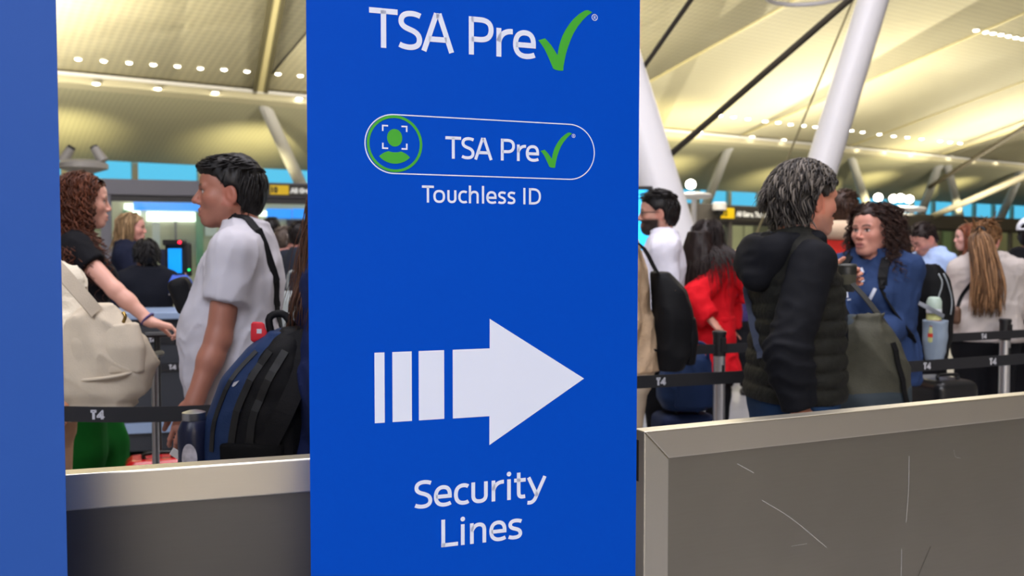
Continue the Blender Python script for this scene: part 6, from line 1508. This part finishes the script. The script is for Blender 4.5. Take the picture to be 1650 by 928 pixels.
# pale tote between the tee and the banner
q0 = at(474, 510, 5.6); t = thing('tote_bag', 'pale grey tote bag between the tee and the arrow banner', 'bag', (q0[0], q0[1], 0)); S = SDF(); z0 = q0[2]; S.loft([(z0 - .16, 0, 0, .08, .06), (z0 - .10, 0, 0, .095, .07), (z0 + .10, .0, 0, .085, .05), (z0 + .15, 0, 0, .07, .03)], 0, .02, e=3); S.disp(lambda x, y, z: -.012 * (1 - np.abs(noise3(x * 10, y * 10, z * 8)))); sdf_obj('body', S, .012, cloth('pale grey nylon', (150, 156, 156), .6), t)
T = Tubes(); T.add(smooth_path([V(-.04, 0, z0 + .14), V(-.03, 0, z0 + .26), V(.03, 0, z0 + .26), V(.04, 0, z0 + .14)], 12), .008, 6).obj('handle', MATS['pale grey nylon'], t)
# crossbody purse of the ponytail woman
p = pony; t = thing('shoulder_purse', 'brown purse on a dark strap worn by the ponytail woman', 'bag', (p.X, p.Y, 0), p.h); sw = [c for c in p.root.children if c.name.startswith('sweater')][0]; tr = bvh(sw)
P = drape(tr, smooth_path([p.L(1568, 452, 5.8), p.L(1556, 466, 5.8), p.L(1546, 480, 5.8), p.L(1541, 497, 5.85)], 12), (-1, .1, 0), .004); ribbon('strap', P, .022, (-1, 0, 0), m_blkn, t, .004); S = SDF(); q0 = p.L(1540, 508, 5.86); S.box((0, 0, 0), (.05, .03, .055), .02, fr=(rotm(0), q0)); sdf_obj('pouch', S, .009, M('brown leather', (84, 54, 34), .5), t)
# ================================================================ DESK, KIOSK, LOW WALLS AT THE LEFT
m_desk = M('desk charcoal', (44, 48, 56), .5); m_ledge = M('desk ledge blue grey', (140, 160, 190), .4)
q0 = at(255, 508, 6.0); t = thing('check_desk', 'charcoal document check desk with a blue-grey ledge in front of the officers', 'desk', (q0[0], q0[1], 0), math.radians(14)); zt = q0[2]
MB().box((.1, .25, (zt - .02) / 2 + .05), (1.9, .45, zt - .12)).build('body', m_desk, t, bevel=.01); MB().box((.1, .22, zt), (2.0, .56, .045)).build('ledge', m_ledge, t, bevel=.006); MB().box((.1, -.0, .26), (1.9, .05, .06)).build('foot_rail', m_ledge, t); MB().box((.1, .2, .03), (1.8, .4, .06)).build('plinth', m_blk, t)
for z_ in (zt - .16, zt - .34): MB().box((.1, .018, z_), (1.86, .02, .05)).build('belt_strip', m_belt, t)
for x_, z_ in ((-.06, zt - .175), (.06, zt - .355)):
    hl = bpy.data.objects.new('mark_anchor', None)
    bpy.data.objects.remove(hl); t4_ = MB()
    for pts in ([(0, .96), (.62, .96)], [(.31, .9), (.31, 0)], [(1.28, 0), (1.28, .98)], [(1.28, .98), (.70, .3), (1.46, .3)]):
        v, f = stroke([(x_ + a * .03, z_ + b_ * .03) for a, b_ in pts], .007)
        for fc in f: t4_.quad(*[(v[i][0], .006, v[i][1]) for i in fc])
    t4_.build('print', m_mark, t)
q0 = at(285, 418, 7.2); t = thing('id_kiosk', 'black ID scanning kiosk with a glowing blue screen and red light', 'kiosk', (q0[0], q0[1], 0), math.radians(-6)); zk = q0[2]
MB().box((0, .03, zk), (.20, .05, .26)).build('screen_housing', m_blk, t, bevel=.01); MB().box((-.015, -.002, zk - .01), (.105, .012, .19)).build('screen', M('kiosk screen', (20, 140, 230), .3, emit=((10, 140, 235), 1.0)), t); MB().box((-.02, .01, zk + .13), (.16, .09, .045)).build('camera_bar', m_blk, t, bevel=.008)
MB().lathe([(.013, 0), (.011, -.012), (.004, -.016)], 12, (.045, -.04, zk + .132), rotm(0, 0, -90)).build('red_lamp', M('red lamp', (240, 30, 50), .4, emit=((250, 30, 60), 3)), t); MB().lathe([(.010, 0), (.008, -.01), (.003, -.012)], 12, (.098, -.0, zk - .08), rotm(0, 0, -90)).build('green_lamp', M('green lamp', (40, 220, 110), .4, emit=((30, 220, 110), 2)), t)
MB().tube((0, .05, 0), (0, .05, zk - .1), .035, None, 14).build('stand', m_blk, t, smooth='auto'); MB().lathe([(.001, 0), (.2, 0), (.2, .02), (.04, .03)], 24, (0, .05, 0)).build('base', m_blk, t, smooth='auto'); MB().box((-.13, .06, zk - .02), (.05, .06, .20)).build('side_reader', M('reader navy', (24, 30, 60), .5), t, bevel=.006)
